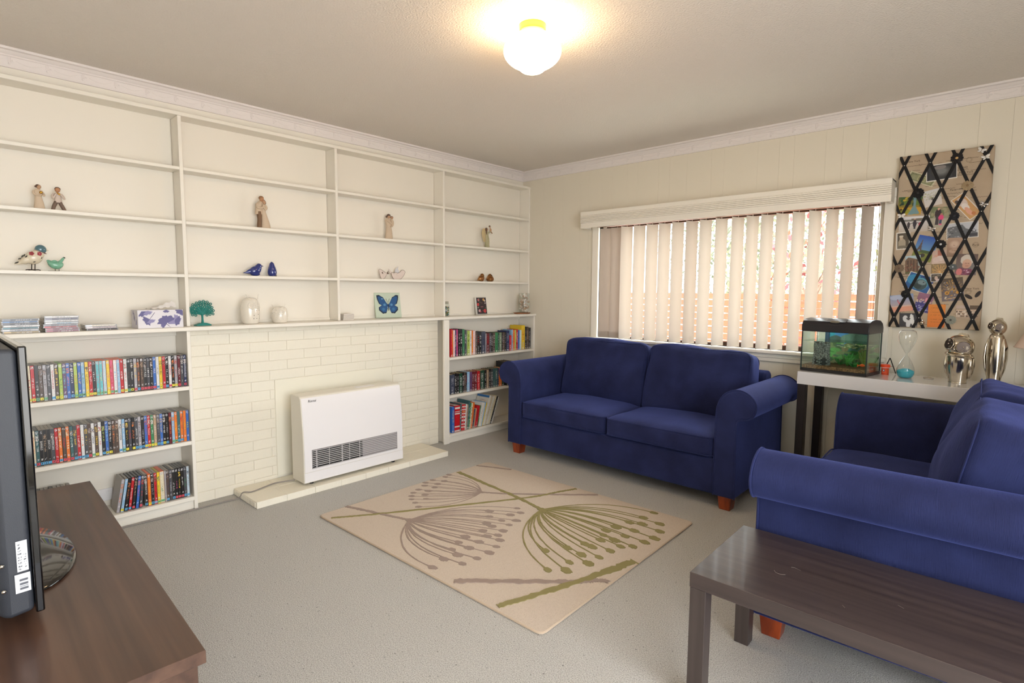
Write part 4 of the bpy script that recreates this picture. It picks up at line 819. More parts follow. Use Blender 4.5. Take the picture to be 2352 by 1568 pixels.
# angel holding up a child
f = fig('angel_figurine', 'carved green-gowned angel with wings lifting up a child', -0.556)
GOWN = mat('carved_sage_gown', (186, 176, 140), 0.6, mix=(9, (150, 148, 112), 0.4, 0.7), stretch=(1, 1, 0.6)); WING = mat('carved_golden_wing', (206, 184, 138), 0.5, bump=(1, 0.5, 2), stretch=(10, 160, 10))
obj('gown', MB().loft([(0,0,0,.022,.027),(0,0,.03,.021,.0255),(0,.002,.06,.019,.0245),(0,.002,.09,.016,.022),(0,-.001,.115,.0135,.018),(0,-.004,.135,.013,.018),(0,-.007,.15,.012,.0175),(0,-.008,.16,.007,.009)], 26), f, m=GOWN, smooth=70)
for s_ in (-1, 1): obj('wing', MB().loft([(-.004,-.022,.055,.004,.006),(-.006,-.024,.08,.006,.011),(-.008,-.030,.11,.007,.015),(-.008,-.034,.14,.007,.015),(-.007,-.031,.165,.005,.011),(-.006,-.026,.182,.002,.004)], 16), f, (0.004*s_-0.004, 0.004*s_, 0), m=WING, smooth=70)
rows(f, 'arm', GOWN, [(.004,-.010,.145,.007),(.012,.006,.14,.0065),(.016,.022,.148,.0055),(.016,.03,.158,.0045)])
o = obj('head', MB().ell((.004,-.005,.172), (.0105,.0115,.014), 18, 12, Matrix.Rotation(R(-15), 3, 'X')), f, m=SKIN, smooth=70); obj('hair', MB().ell((.001,-.012,.171), (.0115,.0105,.018), 18, 12), o, m=HAIR, smooth=70); rows(o, 'plait', HAIR, [(.006,-.014,.155,.006),(.010,-.017,.14,.0055),(.012,-.015,.122,.002)])
rows(f, 'child_body', SKIN, [(.012,.034,.150,.009),(.012,.036,.17,.0105),(.012,.030,.185,.007)]); rows(f, 'child_leg', HAIR2, [(.014,.04,.152,.006),(.016,.05,.142,.005),(.018,.055,.138,.004)])
o = obj('child_head', MB().ell((.012,.026,.199), (.0085,.009,.0105), 16, 10), f, m=SKIN, smooth=70); obj('hair', MB().ell((.010,.025,.2035), (.0095,.010,.0085), 16, 10), o, m=HAIR, smooth=70)

ZB = 1.438
def bird_thing(name, label, y, x=0.07, rz=0.0): return thing(name, label, 'bird ornament', (x, y, ZB), rz, 'bird ornaments on the display shelves')
# painted songbird
f = bird_thing('painted_bird', 'large ceramic bird with blue head and red painted flowers', -3.872)
BC = mat('crackled_ivory_glaze', (222, 210, 186), 0.25, coat=0.4, mix=(30, (204, 186, 150), 0.55, 0.75)); BT = mat('slate_blue_glaze', (78, 112, 122), 0.12, coat=0.6, mix=(20, (98, 134, 138), 0.5, 0.7)); BD = mat('dark_bronze_wire', (52, 42, 38), 0.4, 0.6)
mb = MB(); mb.ell((0,.012,.068), (.026,.038,.034), 24, 16, Matrix.Rotation(R(32), 3, 'X')); mb.ell((0,.030,.086), (.023,.026,.028), 20, 14); mb.ell((0,-.018,.055), (.020,.028,.020), 20, 14, Matrix.Rotation(R(32), 3, 'X'))
body(mb, [(0,-.067,.031,.003),(0,-.050,.038,.008),(0,-.030,.048,.015),(0,-.010,.058,.022)], 5, 14, .8)
fuse(obj('body', mb, f, m=BC), .0022, 8)
o = obj('head', MB().ell((0,.0415,.1115), (.020,.025,.0245), 24, 16), f, m=BT, smooth=70)
obj('collar', MB().tube([(0.0205*math.cos(a), .039+.0255*math.sin(a), .0985-.008*math.sin(a)) for a in np.linspace(0, 2*PI, 24, endpoint=False)], .0013, 6, closed=True), f, m=mat('brown_glaze_line', (110, 60, 56), 0.3))
obj('beak', MB().tube([(0,.061,.111),(0,.069,.1095),(0,.0755,.1085)], [.006,.0035,.0005], 10), o, m=mat('cream_beak', (226, 216, 190), 0.3))
fl = MB(); lf = MB()
for cy, cz, s_ in ((.002, .088, .011), (.034, .088, .0105)):
    for k in range(5):
        a = 2*PI*k/5; yy, zz = cy+.006*math.cos(a), cz+.006*math.sin(a); fl.ell((.0245-abs(yy-.018)*.16, yy, zz), (.0045, .0048, .0048), 10, 6)
for cy, cz, a in ((-.026,.078,60),(-.034,.072,70),(-.018,.072,50),(-.014,.062,40),(-.024,.064,75),(.006,.068,5),(-.002,.064,20),(.026,.064,-60),(.036,.062,50),(.041,.067,60),(.022,.05,20),(.012,.046,20),(-.044,.060,30)):
    lf.ell((.0235-abs(cy-.012)*.30-abs(cz-.074)*.22, cy, cz), (.004, .0075, .003), 10, 6, Matrix.Rotation(R(a), 3, 'X'))
obj('painted_flowers', fl, f, m=mat('red_painted_flower', (168, 62, 72), 0.25)); obj('painted_leaves', lf, f, m=mat('dark_painted_leaf', (64, 62, 56), 0.3)); obj('tail_stripe', MB().ell((0.004,-.056,.0395), (.006,.010,.0035), 10, 6, Matrix.Rotation(R(25), 3, 'X')), f, m=MATS['dark_painted_leaf'])
for yy in (.002, .014): obj('leg', MB().tube([(0.006 if yy > .01 else -.006, yy+.002, .045),(0.006 if yy > .01 else -.006, yy, .02),(0.006 if yy > .01 else -.006, yy-.001, .004)], .0022, 8), f, m=BD)
obj('wire_foot', MB().tube(spl([(0.004,-.024,.003),(.004,-.012,.0055),(.004,.012,.0048),(.006,.026,.0055),(.008,.036,.0025)], 5), .0022, 8), f, m=BD); obj('wire_foot', MB().tube(spl([(-.006,-.012,.003),(-.004,.002,.005),(-.01,.018,.0025)], 5), .002, 8), f, m=BD)
# teal wire-legged bird
f = bird_thing('teal_bird', 'small glossy teal bird on thin wire legs', -3.770)
TG = mat('teal_crackle_glaze', (122, 178, 150), 0.15, coat=0.6, mix=(40, (86, 140, 118), 0.5, 0.75))
rows(f, 'body', TG, [(0,-.037,.048,.004),(0,-.030,.046,.011),(0,-.014,.036,.019),(0,.004,.032,.0205),(0,.016,.038,.016),(0,.020,.048,.009)], seg=20, flat=.8)
rows(f, 'tail', TG, [(0,-.026,.05,.008),(0,-.033,.054,.006),(0,-.037,.050,.004)]); rows(f, 'neck', TG, [(0,.012,.044,.010),(0,.022,.056,.0075),(0,.030,.068,.006),(0,.034,.072,.0045)]); rows(f, 'wing', TG, [(.012,-.022,.05,.004),(.014,-.008,.053,.0065),(.012,.004,.05,.003)])
obj('beak', MB().tube([(0,.031,.074),(0,.037,.0735),(0,.0405,.071)], [.004,.003,.001], 8), f, m=BD)
for yy in (-.006, .010): obj('leg', MB().tube([(0,yy,.018),(0,yy,.001)], .0014, 6), f, m=BD)
obj('foot_wire', MB().tube([(0,-.036,.0015),(0,.011,.0015)], .0013, 6), f, m=BD)
# navy birds
NG = mat('cobalt_blue_glaze', (38, 52, 122), 0.08, coat=0.8)
f = bird_thing('navy_bird', 'glossy navy blue bird in profile with long tail', -2.742)
RX = lambda a_: Matrix.Rotation(R(a_), 3, 'X')
mb = MB(); mb.ell((0,.012,.036), (.027,.041,.031), 24, 16, RX(28)); mb.ell((0,.030,.052), (.022,.024,.026), 20, 14); mb.ell((0,.038,.066), (.018,.019,.0195), 20, 14); mb.ell((0,.012,.012), (.018,.032,.012), 20, 10)
body(mb, [(0,-.067,.019,.003),(0,-.048,.022,.007),(0,-.024,.029,.016),(0,.0,.036,.022)], 5, 14, .8)
body(mb, [(0,.050,.069,.008),(0,.060,.068,.0045),(0,.069,.066,.0015)], 4, 10)
fuse(obj('body', mb, f, m=NG), .0022, 8)
f = bird_thing('navy_bird', 'upright glossy navy blue bird turned toward the shelf back', -2.615)
rows(f, 'body', NG, [(-.002,0,.002,.020),(-.002,0,.012,.0275),(-.002,0,.030,.030),(-.001,-.001,.052,.026),(0,-.002,.074,.0185),(0,-.002,.088,.014),(0,-.002,.097,.006),(0,-.002,.1,.001)], seg=24)
rows(f, 'tail', NG, [(-.010,.014,.03,.014),(-.02,.028,.016,.008),(-.028,.036,.008,.004)]); obj('tail_tip', MB().ell((-.022,.034,.006), (.008,.006,.004), 10, 6), f, m=BD)
# white cut-out doves
WD = mat('whitewashed_timber', (222, 206, 196), 0.6, bump=(60, 0.2, 3)); DE = mat('dark_timber_edge', (108, 84, 70), 0.7)
def dove(label, y, outline, extra, rz):
    f = bird_thing('timber_dove', label, y, 0.07, rz); sp = spl(outline+[outline[0]], 6)[:-1]
    o = bevel(obj('body', MB().prism([(a, b_) for a, b_ in sp], -.008, .008, 'x'), f, m=WD), .0012, 2)
    obj('edge', MB().tube([(.0088, a, b_) for a, b_ in sp], .0011, 6, closed=True), o, m=DE)
    for nm, pl, x0, m in extra: bevel(obj(nm, MB().prism(pl, x0, x0+.004, 'x'), o, m=m), .0008, 1)
    return f
dove('small whitewashed timber bird facing the corner side', -1.722, [(-.034,.070),(-.028,.079),(-.016,.076),(0,.064),(.018,.052),(.030,.048),(.024,.030),(.012,.008),(.0,.001),(-.012,.001),(-.022,.02),(-.028,.045)], [('tail', [(.026,.046),(.042,.068),(.040,.052),(.047,.042),(.036,.040)], -.006, DE), ('wing', [(-.012,.05),(-.006,.058),(.0,.05),(-.002,.04)], .008, DE), ('leaf_mark', [(.0,.034),(.006,.04),(.012,.032),(.004,.012)], .008, WD)], R(-30))
dove('whitewashed timber dove with raised wings and heart', -1.585, [(-.046,.058),(-.030,.052),(-.014,.056),(.004,.052),(.022,.060),(.034,.076),(.050,.076),(.062,.064),(.058,.045),(.044,.022),(.022,.002),(-.024,.001),(-.040,.018),(-.048,.040)], [('tail', [(-.070,.086),(-.062,.080),(-.040,.052),(-.046,.04),(-.060,.052)], -.006, WD), ('wing', [(-.020,.056),(-.016,.082),(-.004,.092),(.012,.108),(.006,.086),(.018,.070),(.010,.052)], -.008, mat('silver_grey_wash', (206, 204, 206), 0.5)), ('heart', [(-.006,.038),(.002,.046),(.010,.040),(.006,.030),(-.002,.030)], .008, WD)], R(-25))
# bronze birds
BR = mat('antique_bronze_leaf', (140, 92, 52), 0.32, 0.75, mix=(45, (196, 150, 92), 0.5, 0.75), bump=(60, 0.4, 3))
f = bird_thing('bronze_bird', 'plump bronze bird in profile touching its mate', -0.633)
mb = MB(); mb.ell((0,.004,.030), (.026,.034,.028), 24, 16, RX(25)); mb.ell((0,.016,.054), (.019,.020,.021), 20, 14); mb.ell((0,.004,.012), (.020,.028,.012), 20, 10); body(mb, [(0,-.048,.006,.003),(0,-.034,.014,.011),(0,-.014,.026,.020)], 5, 14, .8)
fuse(obj('body', mb, f, m=BR), .0022, 6); obj('beak', MB().tube([(0,.030,.060),(0,.037,.059),(0,.042,.058)], [.005,.0035,.001], 10), f, m=BD)
f = bird_thing('bronze_bird', 'round bronze bird facing the room beside its mate', -0.512)
rows(f, 'body', BR, [(0,0,.001,.022),(0,0,.012,.034),(0,0,.028,.037),(0,0,.044,.030),(0,0,.056,.022),(0,0,.067,.015),(0,0,.075,.004)], seg=24)
obj('beak', MB().tube([(.018,0,.061),(.026,0,.058),(.031,0,.056)], [.005,.0035,.001], 10), f, m=BD)

# ------------------------------------------------------------------ mantel objects
ZM = 1.1217
f = thing('tissue_box', 'tissue box printed with purple ginkgo leaves on white', 'tissue box', (0.13, -3.328, ZM), R(2))
obj('carton', MB().cbox(-.055, .06, -.117, .117, 0, .105, .0015), f, m=mat('white_carton', (228, 224, 226), 0.5))
def gink(cx, cy, s_, a, col):
    s_ *= 0.72; pts = [(cx, cy)]
    for k in range(13):
        t = R(a-62+124*k/12); q = s_*(1+0.10*math.sin(k*2.3)-(0.28 if k == 6 else 0)); pts.append((cx+q*math.cos(t)*0.45, cy+q*math.sin(t)))
    return ('p', pts, col)
PU, PL = (104, 100, 146), (146, 140, 180)
print_obj('printed_side', f, (.0603, -.1155, .001), (0, .231, 0), (0, 0, .103), 110, 50, [('f', (228, 224, 228)), gink(.08,.95,.42,-60,PU), gink(.2,.98,.36,-75,PL), gink(.62,1.02,.26,-90,PU), gink(.98,1.0,.45,-120,PU), gink(.25,.5,.46,-150,PU), gink(.26,.5,.34,-70,PL), ('l', .25,.5,.36,.86,.006,(90,86,120)), gink(.62,.22,.62,120,PU), gink(.66,.2,.5,60,PL), gink(.64,.26,.62,90,PU), gink(.80,.42,.42,30,PL), gink(.80,.42,.46,-20,PU), gink(.62,.2,.42,170,PU), ('l', .62,.2,.7,.02,.006,(90,86,120))], None, 4)
print_obj('printed_end', f, (-.054, -.1173, .001), (.113, 0, 0), (0, 0, .103), 40, 40, [('f', (214, 210, 216)), gink(.4,.5,.5,40,PU), gink(.8,.2,.4,120,PL), gink(.3,.95,.3,-60,PU)], None, 4)
tis = MB(); V = []; F = []; nn = 16
for i in range(nn+1):
    for j in range(5):
        u_ = i/nn; y_ = -.055+.15*u_; hgt = .014*math.sin(PI*u_)+.085*max(0, u_-.45)*(1 if u_ < .9 else .8); V.append(((j-2)*.010*(1-.5*math.sin(PI*u_)), y_, .106+(hgt+.005)*(1-abs(j-2)*.33)+.004*math.sin(i*1.7+j)))
for i in range(nn):
    for j in range(4): F.append((i*5+j, i*5+j+1, (i+1)*5+j+1, (i+1)*5+j))
obj('tissue', tis.add(V, F), f, m=mat('white_tissue', (228, 222, 216), 0.9), smooth=80)
# cast tree
f = thing('metal_tree', 'teal cast metal tree ornament at the end of the mantel', 'ornament', (0.12, -3.083, ZM), R(12))
TM = mat('teal_cast_metal', (36, 128, 120), 0.35, 0.2, bump=(80, 0.2, 3))
bevel(obj('base', MB().prism([(-.047, 0), (.047, 0), (.047, .006), (.034, .012), (.015, .018), (-.015, .018), (-.034, .012), (-.047, .006)], -.018, .018, 'x'), f, m=TM), .002, 2)
mb = MB(); body(mb, [(0,0,.012,.014),(0,0,.03,.0095),(0,0,.055,.0085),(0,-.002,.075,.011)], 5, 12, .6); rg = random.Random(4)
for k in range(11):
    a = R(-8+196*k/10); ln = .066*(0.92+0.12*rg.random()); yy, zz = math.cos(a)*ln, math.sin(a)*ln*0.88+.088
    body(mb, [(0,0,.070,.006),(rg.uniform(-.003,.003),yy*.4,.07+(zz-.07)*.45,.0042),(0,yy*.75,.07+(zz-.07)*.8,.0036),(0,yy,zz,.003)], 4, 8, .7)
    for q in range(5):
        t_ = .45+.16*q; p_ = (yy*t_, .07+(zz-.07)*t_); s_ = 1 if q % 2 else -1; px_, pz_ = -(zz-.07), yy; l_ = math.hypot(px_, pz_)+1e-6
        cy_, cz_ = p_[0]+s_*px_/l_*.011, p_[1]+s_*pz_/l_*.011
        mb.tube([(0, cy_+.0062*math.cos(w_), cz_+.0062*math.sin(w_)) for w_ in np.linspace(0, 2*PI, 10, endpoint=False)], .0027, 6, closed=True)
    mb.tube([(0, yy+.0068*math.cos(w_), zz+.0068*math.sin(w_)) for w_ in np.linspace(0, 2*PI, 12, endpoint=False)], .003, 6, closed=True)
obj('trunk_and_crown', mb, f, m=TM, smooth=60)
# ceramic owls
OW = mat('pearl_white_ceramic', (232, 224, 210), 0.15, coat=0.5, bump=(70, 0.15, 3))
def white_owl(label, y, h, r_, face, x):
    f = thing('white_owl', label, 'owl ornament', (x, y, ZM), R(face), 'white ceramic owls'); k = h/.165
    pr = [(r_*.66, 0), (r_*.80, .004*k), (r_*.94, .03*k), (r_, .065*k), (r_*.99, .095*k), (r_*.92, .125*k), (r_*.78, .15*k), (r_*.5, .164*k), (0, .168*k)]
    obj('body', MB().lathe(spl(pr, 4), 40, sx=.92), f, m=OW, smooth=70)
    def P_(az, z, o_=.0): rr_ = float(np.interp(z, [p[1] for p in pr], [p[0] for p in pr]))+o_; return (rr_*.92*math.cos(az), rr_*math.sin(az), z)
    for s_ in (-1, 1):
        az0, z0 = s_*.40, .118*k
        for q, (rad, th) in enumerate(((.40, .0035), (.26, .0026), (.12, .003))):
            obj('eye_ring', MB().tube([P_(az0+rad*math.cos(a), z0+rad*r_*.95*math.sin(a), .001) for a in np.linspace(0, 2*PI, 24, endpoint=False)], th*k, 7, closed=True), f, m=OW)
        bpts = spl([P_(s_*.06, .126*k, .002), P_(s_*.30, .146*k, .002), (r_*.60, s_*r_*.50, .157*k), (r_*.46, s_*r_*.66, .168*k), (r_*.40, s_*r_*.80, .188*k)], 4)
        obj('brow', MB().tube(bpts, list(np.linspace(.0036, .001, len(bpts))*k), 8), f, m=OW)
    obj('beak', MB().ell(P_(0, .105*k, .002), (.004*k, .004*k, .008*k), 10, 8), f, m=OW)
    for (az, z) in ((0.05,.085),(-.25,.055),(.3,.06),(-.28,.035),(.62,.035),(.1,.035),(.45,.085)): obj('hole_shade_dot', MB().ell(P_(az, z*k, -.0015), (.003*k, .0034*k, .0034*k), 8, 6), f, m=mat('owl_hole_shade', (120, 110, 98), 0.8))  # solid dark dots, coloured as the shade inside small holes
white_owl('larger white ceramic owl with horned brows on the mantel', -2.79, .172, .061, 18, .115)
white_owl('smaller white ceramic owl on the mantel', -2.594, .112, .054, -35, .115)
# coasters
for i in range(5):
    o = obj('coaster', MB().cbox(-.045, .045, -.045, .045, 0, .0085, .001), None, (.085, -2.072, ZM+.0102*i), (0, 0, R(-3+1.5*i)), m=mat('white_coaster', (226, 218, 208), 0.5)); tag(o, 'white square coaster with dark cork base, %s in the pile by the butterfly' % ('lowest' if i == 0 else ordinal(i)+' up' if i < 4 else 'uppermost'), 'coaster', 'pile of coasters')
    obj('cork_base', MB().box(-.044, .044, -.044, .044, -.0012, .0), o, m=mat('dark_cork', (90, 62, 58), 0.9))
# butterfly canvas
f = thing('butterfly_canvas', 'square pale green canvas with a blue butterfly leaning on the mantel', 'picture', (0.045, -1.655, ZM), R(0)); f.rotation_euler = (0, R(-9), R(-4))
obj('canvas', MB().cbox(-.010, .008, -.118, .118, 0.002, .208, .0015), f, m=mat('mint_canvas', (196, 208, 188), 0.7, bump=(300, 0.1, 2)))
BF = [(.5,.5),(.56,.60),(.68,.82),(.84,.92),(.94,.90),(.92,.74),(.86,.56),(.76,.50),(.88,.42),(.88,.30),(.74,.16),(.60,.18),(.54,.34)]
BFm = [(1-a, b_) for a, b_ in BF]
sh_ = lambda pl, k: [(.5+(a-.5)*k+(.012 if a > .5 else -.012)*(1-k)*6, .52+(b_-.52)*k) for a, b_ in pl]
print_obj('butterfly_print', f, (.0083, -.1165, .0035), (0, .233, 0), (0, 0, .203), 96, 96, [('f', (196, 208, 188)), ('p', BF, (22, 40, 62)), ('p', BFm, (22, 40, 62)), ('p', sh_(BF, .86), (34, 84, 136)), ('p', sh_(BFm, .86), (34, 84, 136)), ('e', .5,.43,.022,.16,(24,34,54)), ('s', .2,.25,.8,.8,(196,208,188),0.0), ('e', .36,.52,.05,.05,(86,140,184)), ('e', .63,.52,.05,.05,(86,140,184)), ('e', .30,.34,.06,.06,(58,112,160)), ('e', .70,.34,.06,.06,(58,112,160)), ('e', .28,.76,.03,.03,(120,170,200)), ('e', .48,.42,.015,.02,(180,210,226)), ('e', .55,.40,.012,.016,(180,210,226)), ('l', .49,.60,.43,.76,.008,(60,56,60)), ('l', .51,.60,.57,.76,.008,(60,56,60))], print_mat('print_matte', .7), 5)
# little jar, card, big jar, dish
GL = glass_mat('clear_glass', (246, 250, 248), 0.02, 1.0)
f = thing('bead_jar', 'small corked glass jar of coloured beads beside the upright', 'jar', (0.105, -1.088, ZM))
obj('glass', MB().lathe([(.0, .001), (.030, .001), (.033, .006), (.033, .092), (.026, .108), (.022, .112), (.023, .120), (.0225, .120)], 28, sx=.8, sy=.8), f, m=GL, smooth=50)
obj('cork', MB().lathe([(.016, .110), (.018, .132), (.0, .133)], 20), f, m=mat('glass_stopper', (176, 168, 150), 0.3)); rg = random.Random(9)
BEADC = [mat('bead_%d' % i, c, 0.2) for i, c in enumerate(((60,110,140),(230,228,222),(92,140,96),(186,140,80),(40,60,70)))]
for m_i, m_ in enumerate(BEADC):
    mb = MB()
    for k in range(34): a = rg.uniform(0, 2*PI); q = .0205*math.sqrt(rg.random()); mb.ell((q*math.cos(a), q*math.sin(a), rg.uniform(.008, .088)), (.0042,)*3, 7, 5)
    o = obj('beads', mb, f, m=m_); o['kind'] = 'stuff'
f = thing('framed_card', 'small framed card with red flowers on a dark ground', 'picture', (0.05, -0.60, ZM)); f.rotation_euler = (0, R(-8), R(2))
obj('frame', MB().cbox(-.012, .008, -.072, .072, 0.0015, .168, .0015), f, m=mat('pale_frame', (214, 212, 206), 0.4))
rg = random.Random(3); ops = [('f', (58, 44, 46)), ('n', .5)]
for (cx, cy, s_, c) in ((.22,.86,.09,(206,130,130)),(.74,.88,.09,(226,180,110)),(.86,.80,.06,(232,220,210)),(.14,.58,.11,(216,80,74)),(.24,.20,.10,(222,190,190)),(.80,.18,.13,(212,72,76)),(.88,.66,.05,(214,200,200)),(.34,.14,.06,(190,80,90)),(.12,.40,.05,(180,190,170)),(.9,.36,.04,(90,120,80)),(.35,.72,.04,(80,110,70)),(.6,.2,.05,(120,60,60)),(.3,.92,.04,(96,116,80))): ops += [('e', cx, cy, s_, s_*.85, c), ('e', cx, cy, s_*.35, s_*.3, (120, 40, 46))]
ops += [('t', .35, .42, .65, .48, (190, 120, 130), 1), ('t', .4, .66, .6, .69, (150, 100, 110), 1)]
print_obj('flower_print', f, (.0083, -.066, .007), (0, .132, 0), (0, 0, .156), 44, 52, ops, print_mat('print_matte', .7), 6)
f = thing('shell_jar', 'tall glass jar filled with pale shells in the shelf corner', 'jar', (0.135, -0.088, ZM+.012))
obj('glass', MB().lathe(spl([(0, .0005), (.040, .0005), (.046, .010), (.056, .035), (.059, .08), (.057, .13), (.052, .165), (.054, .19), (.053, .19)], 3), 36), f, m=GL, smooth=60)
SH = [mat('shell_%d' % i, c, 0.55, bump=(60, 0.3, 2)) for i, c in enumerate(((232,218,206),(220,200,186),(200,166,140),(238,230,222)))]; rg = random.Random(12)
for m_i, m_ in enumerate(SH):
    mb = MB()
    for k in range(26):
        a = rg.uniform(0, 2*PI); z_ = rg.uniform(.012, .195); q = .042*math.sqrt(rg.random())*(0.8 if z_ < .03 else 1); s_ = rg.uniform(.012, .019)
        mb.ell((q*math.cos(a), q*math.sin(a), z_), (s_, s_*.75, s_*.5), 9, 6, Matrix.Rotation(rg.uniform(0, 3), 3, 'X') @ Matrix.Rotation(rg.uniform(0, 3), 3, 'Y'))
    o = obj('shells', mb, f, m=m_); o['kind'] = 'stuff'
f = thing('copper_dish', 'flat copper dish under the shell jar', 'dish', (0.143, -0.128, ZM))
obj('dish_bowl', MB().lathe([(0, .0), (.085, .0), (.095, .007), (.096, .0105), (.092, .0105), (.08, .004), (0, .003)], 40, sy=1.0, sx=.80), f, m=mat('copper', (176, 120, 84), 0.35, 0.7), smooth=50)
obj('dish_rim', MB().tube([(.076*math.cos(a), .095*math.sin(a), .0095) for a in np.linspace(0, 2*PI, 40, endpoint=False)], .0022, 6, closed=True), f, m=MATS['copper'])
# ------------------------------------------------------------------ console table and what stands on it
CTZ = 0.845
con = thing('console_table', 'white topped console table with dark legs under the pinboard', 'console table', (2.813, -0.425, 0), R(-3.4))
obj('table_top', MB().cbox(0, 1.46, 0, 0.385, CTZ-0.082, CTZ, 0.002), con, m=mat('white_lacquer', (230, 228, 228), 0.12, coat=0.5))
DL = mat('espresso_timber', (38, 31, 30), 0.4)
lgm = MB().cbox(-0.024, 0.024, -0.024, 0.024, 0, CTZ-0.082, 0.002).mesh('leg', DL)
for x in (0.028, 1.43):
    for y in (0.028, 0.355): obj('leg', lgm, con, (x, y, 0))
def on_console(name, label, cat, x, y, rz=0.0, grp=None): return thing(name, label, cat, (x, y, CTZ+0.0003), rz, grp)
# aquarium
BACKD = print_mat('backdrop_film', .4); _n = BACKD.node_tree; _t = _n.nodes.new('ShaderNodeBsdfTranslucent'); _x = _n.nodes.new('ShaderNodeMixShader'); _x.inputs[0].default_value = 0.5
_n.links.new(_n.nodes['Attribute'].outputs['Color'], _t.inputs[0]); _n.links.new(_n.nodes['Principled BSDF'].outputs[0], _x.inputs[1]); _n.links.new(_t.outputs[0], _x.inputs[2]); _n.links.new(_x.outputs[0], _n.nodes['Material Output'].inputs[0])
aq = on_console('aquarium', 'small aquarium with black arched hood on the console table', 'aquarium', 3.016, -0.262, R(-8))
AW, AD, AH = 0.190, 0.116, 0.262
b = MB(); b.cbox(-AW-0.004, AW+0.004, -AD-0.004, AD+0.004, 0, 0.018, 0.002); obj('base_frame', b, aq, m=BLACKP)
TG_ = glass_mat('aquarium_glass', (246, 252, 249), 0.01, 0.9)
for nm, bx in (('front_pane', (-AW, AW, -AD, -AD+.004)), ('back_pane', (-AW, AW, AD-.004, AD)), ('side_pane', (-AW, -AW+.004, -AD+.004, AD-.004)), ('side_pane', (AW-.004, AW, -AD+.004, AD-.004))):
    obj(nm, MB().box(bx[0], bx[1], bx[2], bx[3], 0.018, AH), aq, m=TG_)
SEAL = mat('black_sealant', (30, 46, 44), 0.5)
for sx in (-1, 1):
    for sy in (-1, 1): obj('corner_seal', MB().box(sx*AW-.003, sx*AW+.003, sy*AD-.003, sy*AD+.003, 0.018, AH), aq, m=SEAL)
hood = spl([(-AD-0.005, 0.0), (-AD-0.005, 0.045), (-AD+0.012, 0.068), (-AD+0.05, 0.080), (0, 0.086), (AD-0.05, 0.080), (AD-0.012, 0.062), (AD+0.005, 0.035), (AD+0.005, 0.0)], 1)
hd = bevel(obj('hood', MB().prism([(y, AH-0.004+z) for y, z in hood], -AW-0.006, AW+0.006, 'x'), aq, m=mat('black_hood_plastic', (34, 32, 36), 0.32, bump=(300, 0.1, 2))), 0.004, 3)
obj('feeding_flap', MB().prism([(y, AH+z) for y, z in ((-AD+0.005, 0.0605), (-AD+0.05, 0.0785), (-AD+0.05, 0.0795), (-AD+0.003, 0.0625))], -0.055, 0.06, 'x'), hd, m=mat('black_flap', (44, 42, 46), 0.3))
obj('handle', MB().ell((0.0, -AD+0.006, AH+0.063), (0.030, 0.010, 0.008), 18, 10, Matrix.Rotation(R(35), 3, 'X')), hd, m=mat('grey_handle', (120, 112, 96), 0.3))
obj('gravel', MB().box(-AW+.005, AW-.005, -AD+.005, AD-.005, 0.019, 0.040), aq, m=mat('brown_gravel', (150, 112, 78), 0.9, bump=(160, 0.9, 2), mix=(140, (96, 70, 48), 0.45, 0.6)))
rg = random.Random(2); ops = [('g', (96, 130, 130), (40, 74, 40)), ('r', .18, .62, .5, 1, (70, 140, 200)), ('r', .13, .55, .28, 1, (46, 146, 168)), ('e', .3, .7, .12, .16, (70, 96, 90)), ('e', .62, .78, .24, .16, (108, 138, 124)), ('r', .82, .3, 1, 1, (96, 110, 92))]
for k in range(90): ops.append(('e', rg.random(), rg.uniform(.02, .66), rg.uniform(.03, .10), rg.uniform(.03, .08), rg.choice([(54, 110, 50), (74, 128, 62), (108, 122, 80), (84, 148, 74), (122, 112, 80), (62, 92, 56)])))
for k in range(34): ops.append(('e', rg.uniform(.35, .95), rg.uniform(.50, .68), rg.uniform(.012, .03), .008, (196, 200, 150)))
print_obj('backdrop_print', aq, (-AW+.006, AD-.0045, .035), (2*AW-.012, 0, 0), (0, 0, AH-.04), 90, 70, [('r', 0, .6, .13, 1, (206, 200, 186)) if o_ is None else o_ for o_ in ops+[None, ('n', .25)]], BACKD, 2)
obj('water_surface', MB().box(-AW+.005, AW-.005, -AD+.005, AD-.005, 0.196, 0.1975), aq, m=glass_mat('water_film', (230, 244, 236), 0.05, 0.8))
obj('filter_tube', MB().tube([(-.115, AD-.03, .05), (-.115, AD-.03, .25)], .014, 12), aq, m=glass_mat('blue_filter_plastic', (70, 176, 200), 0.1, 0.8))
LEAFS = [mat('water_plant_%d' % i, c, 0.4) for i, c in enumerate(((44, 120, 52), (70, 150, 66), (96, 116, 50)))]
def plant(x, y, n, h, sp, m_i):
    mb = MB()
    for k in range(n):
        a = rg.uniform(0, 2*PI); s_ = rg.uniform(.3, 1)*sp; hh = h*rg.uniform(.6, 1); mb.tube([q[:3] for q in spl([(x, y, .036), (x+s_*.4*math.cos(a), y+s_*.3*math.sin(a), .036+hh*.55), (x+s_*math.cos(a), y+s_*.7*math.sin(a), .036+hh)], 5)], [.0015, .003, .0045, .006, .007, .0072, .007, .006, .0045, .003, .0008], 6, .3)
    obj('water_plant', mb, aq, m=LEAFS[m_i])
plant(.035, .03, 24, .09, .05, 1); plant(-.02, .06, 16, .05, .05, 0); plant(.12, .05, 22, .12, .045, 2); plant(-.155, .04, 14, .14, .025, 0); plant(.08, .0, 12, .04, .05, 0)
STN = mat('grey_castle_stone', (150, 156, 152), 0.85, bump=(90, 1.0, 3), mix=(110, (70, 76, 76), 0.42, 0.6))
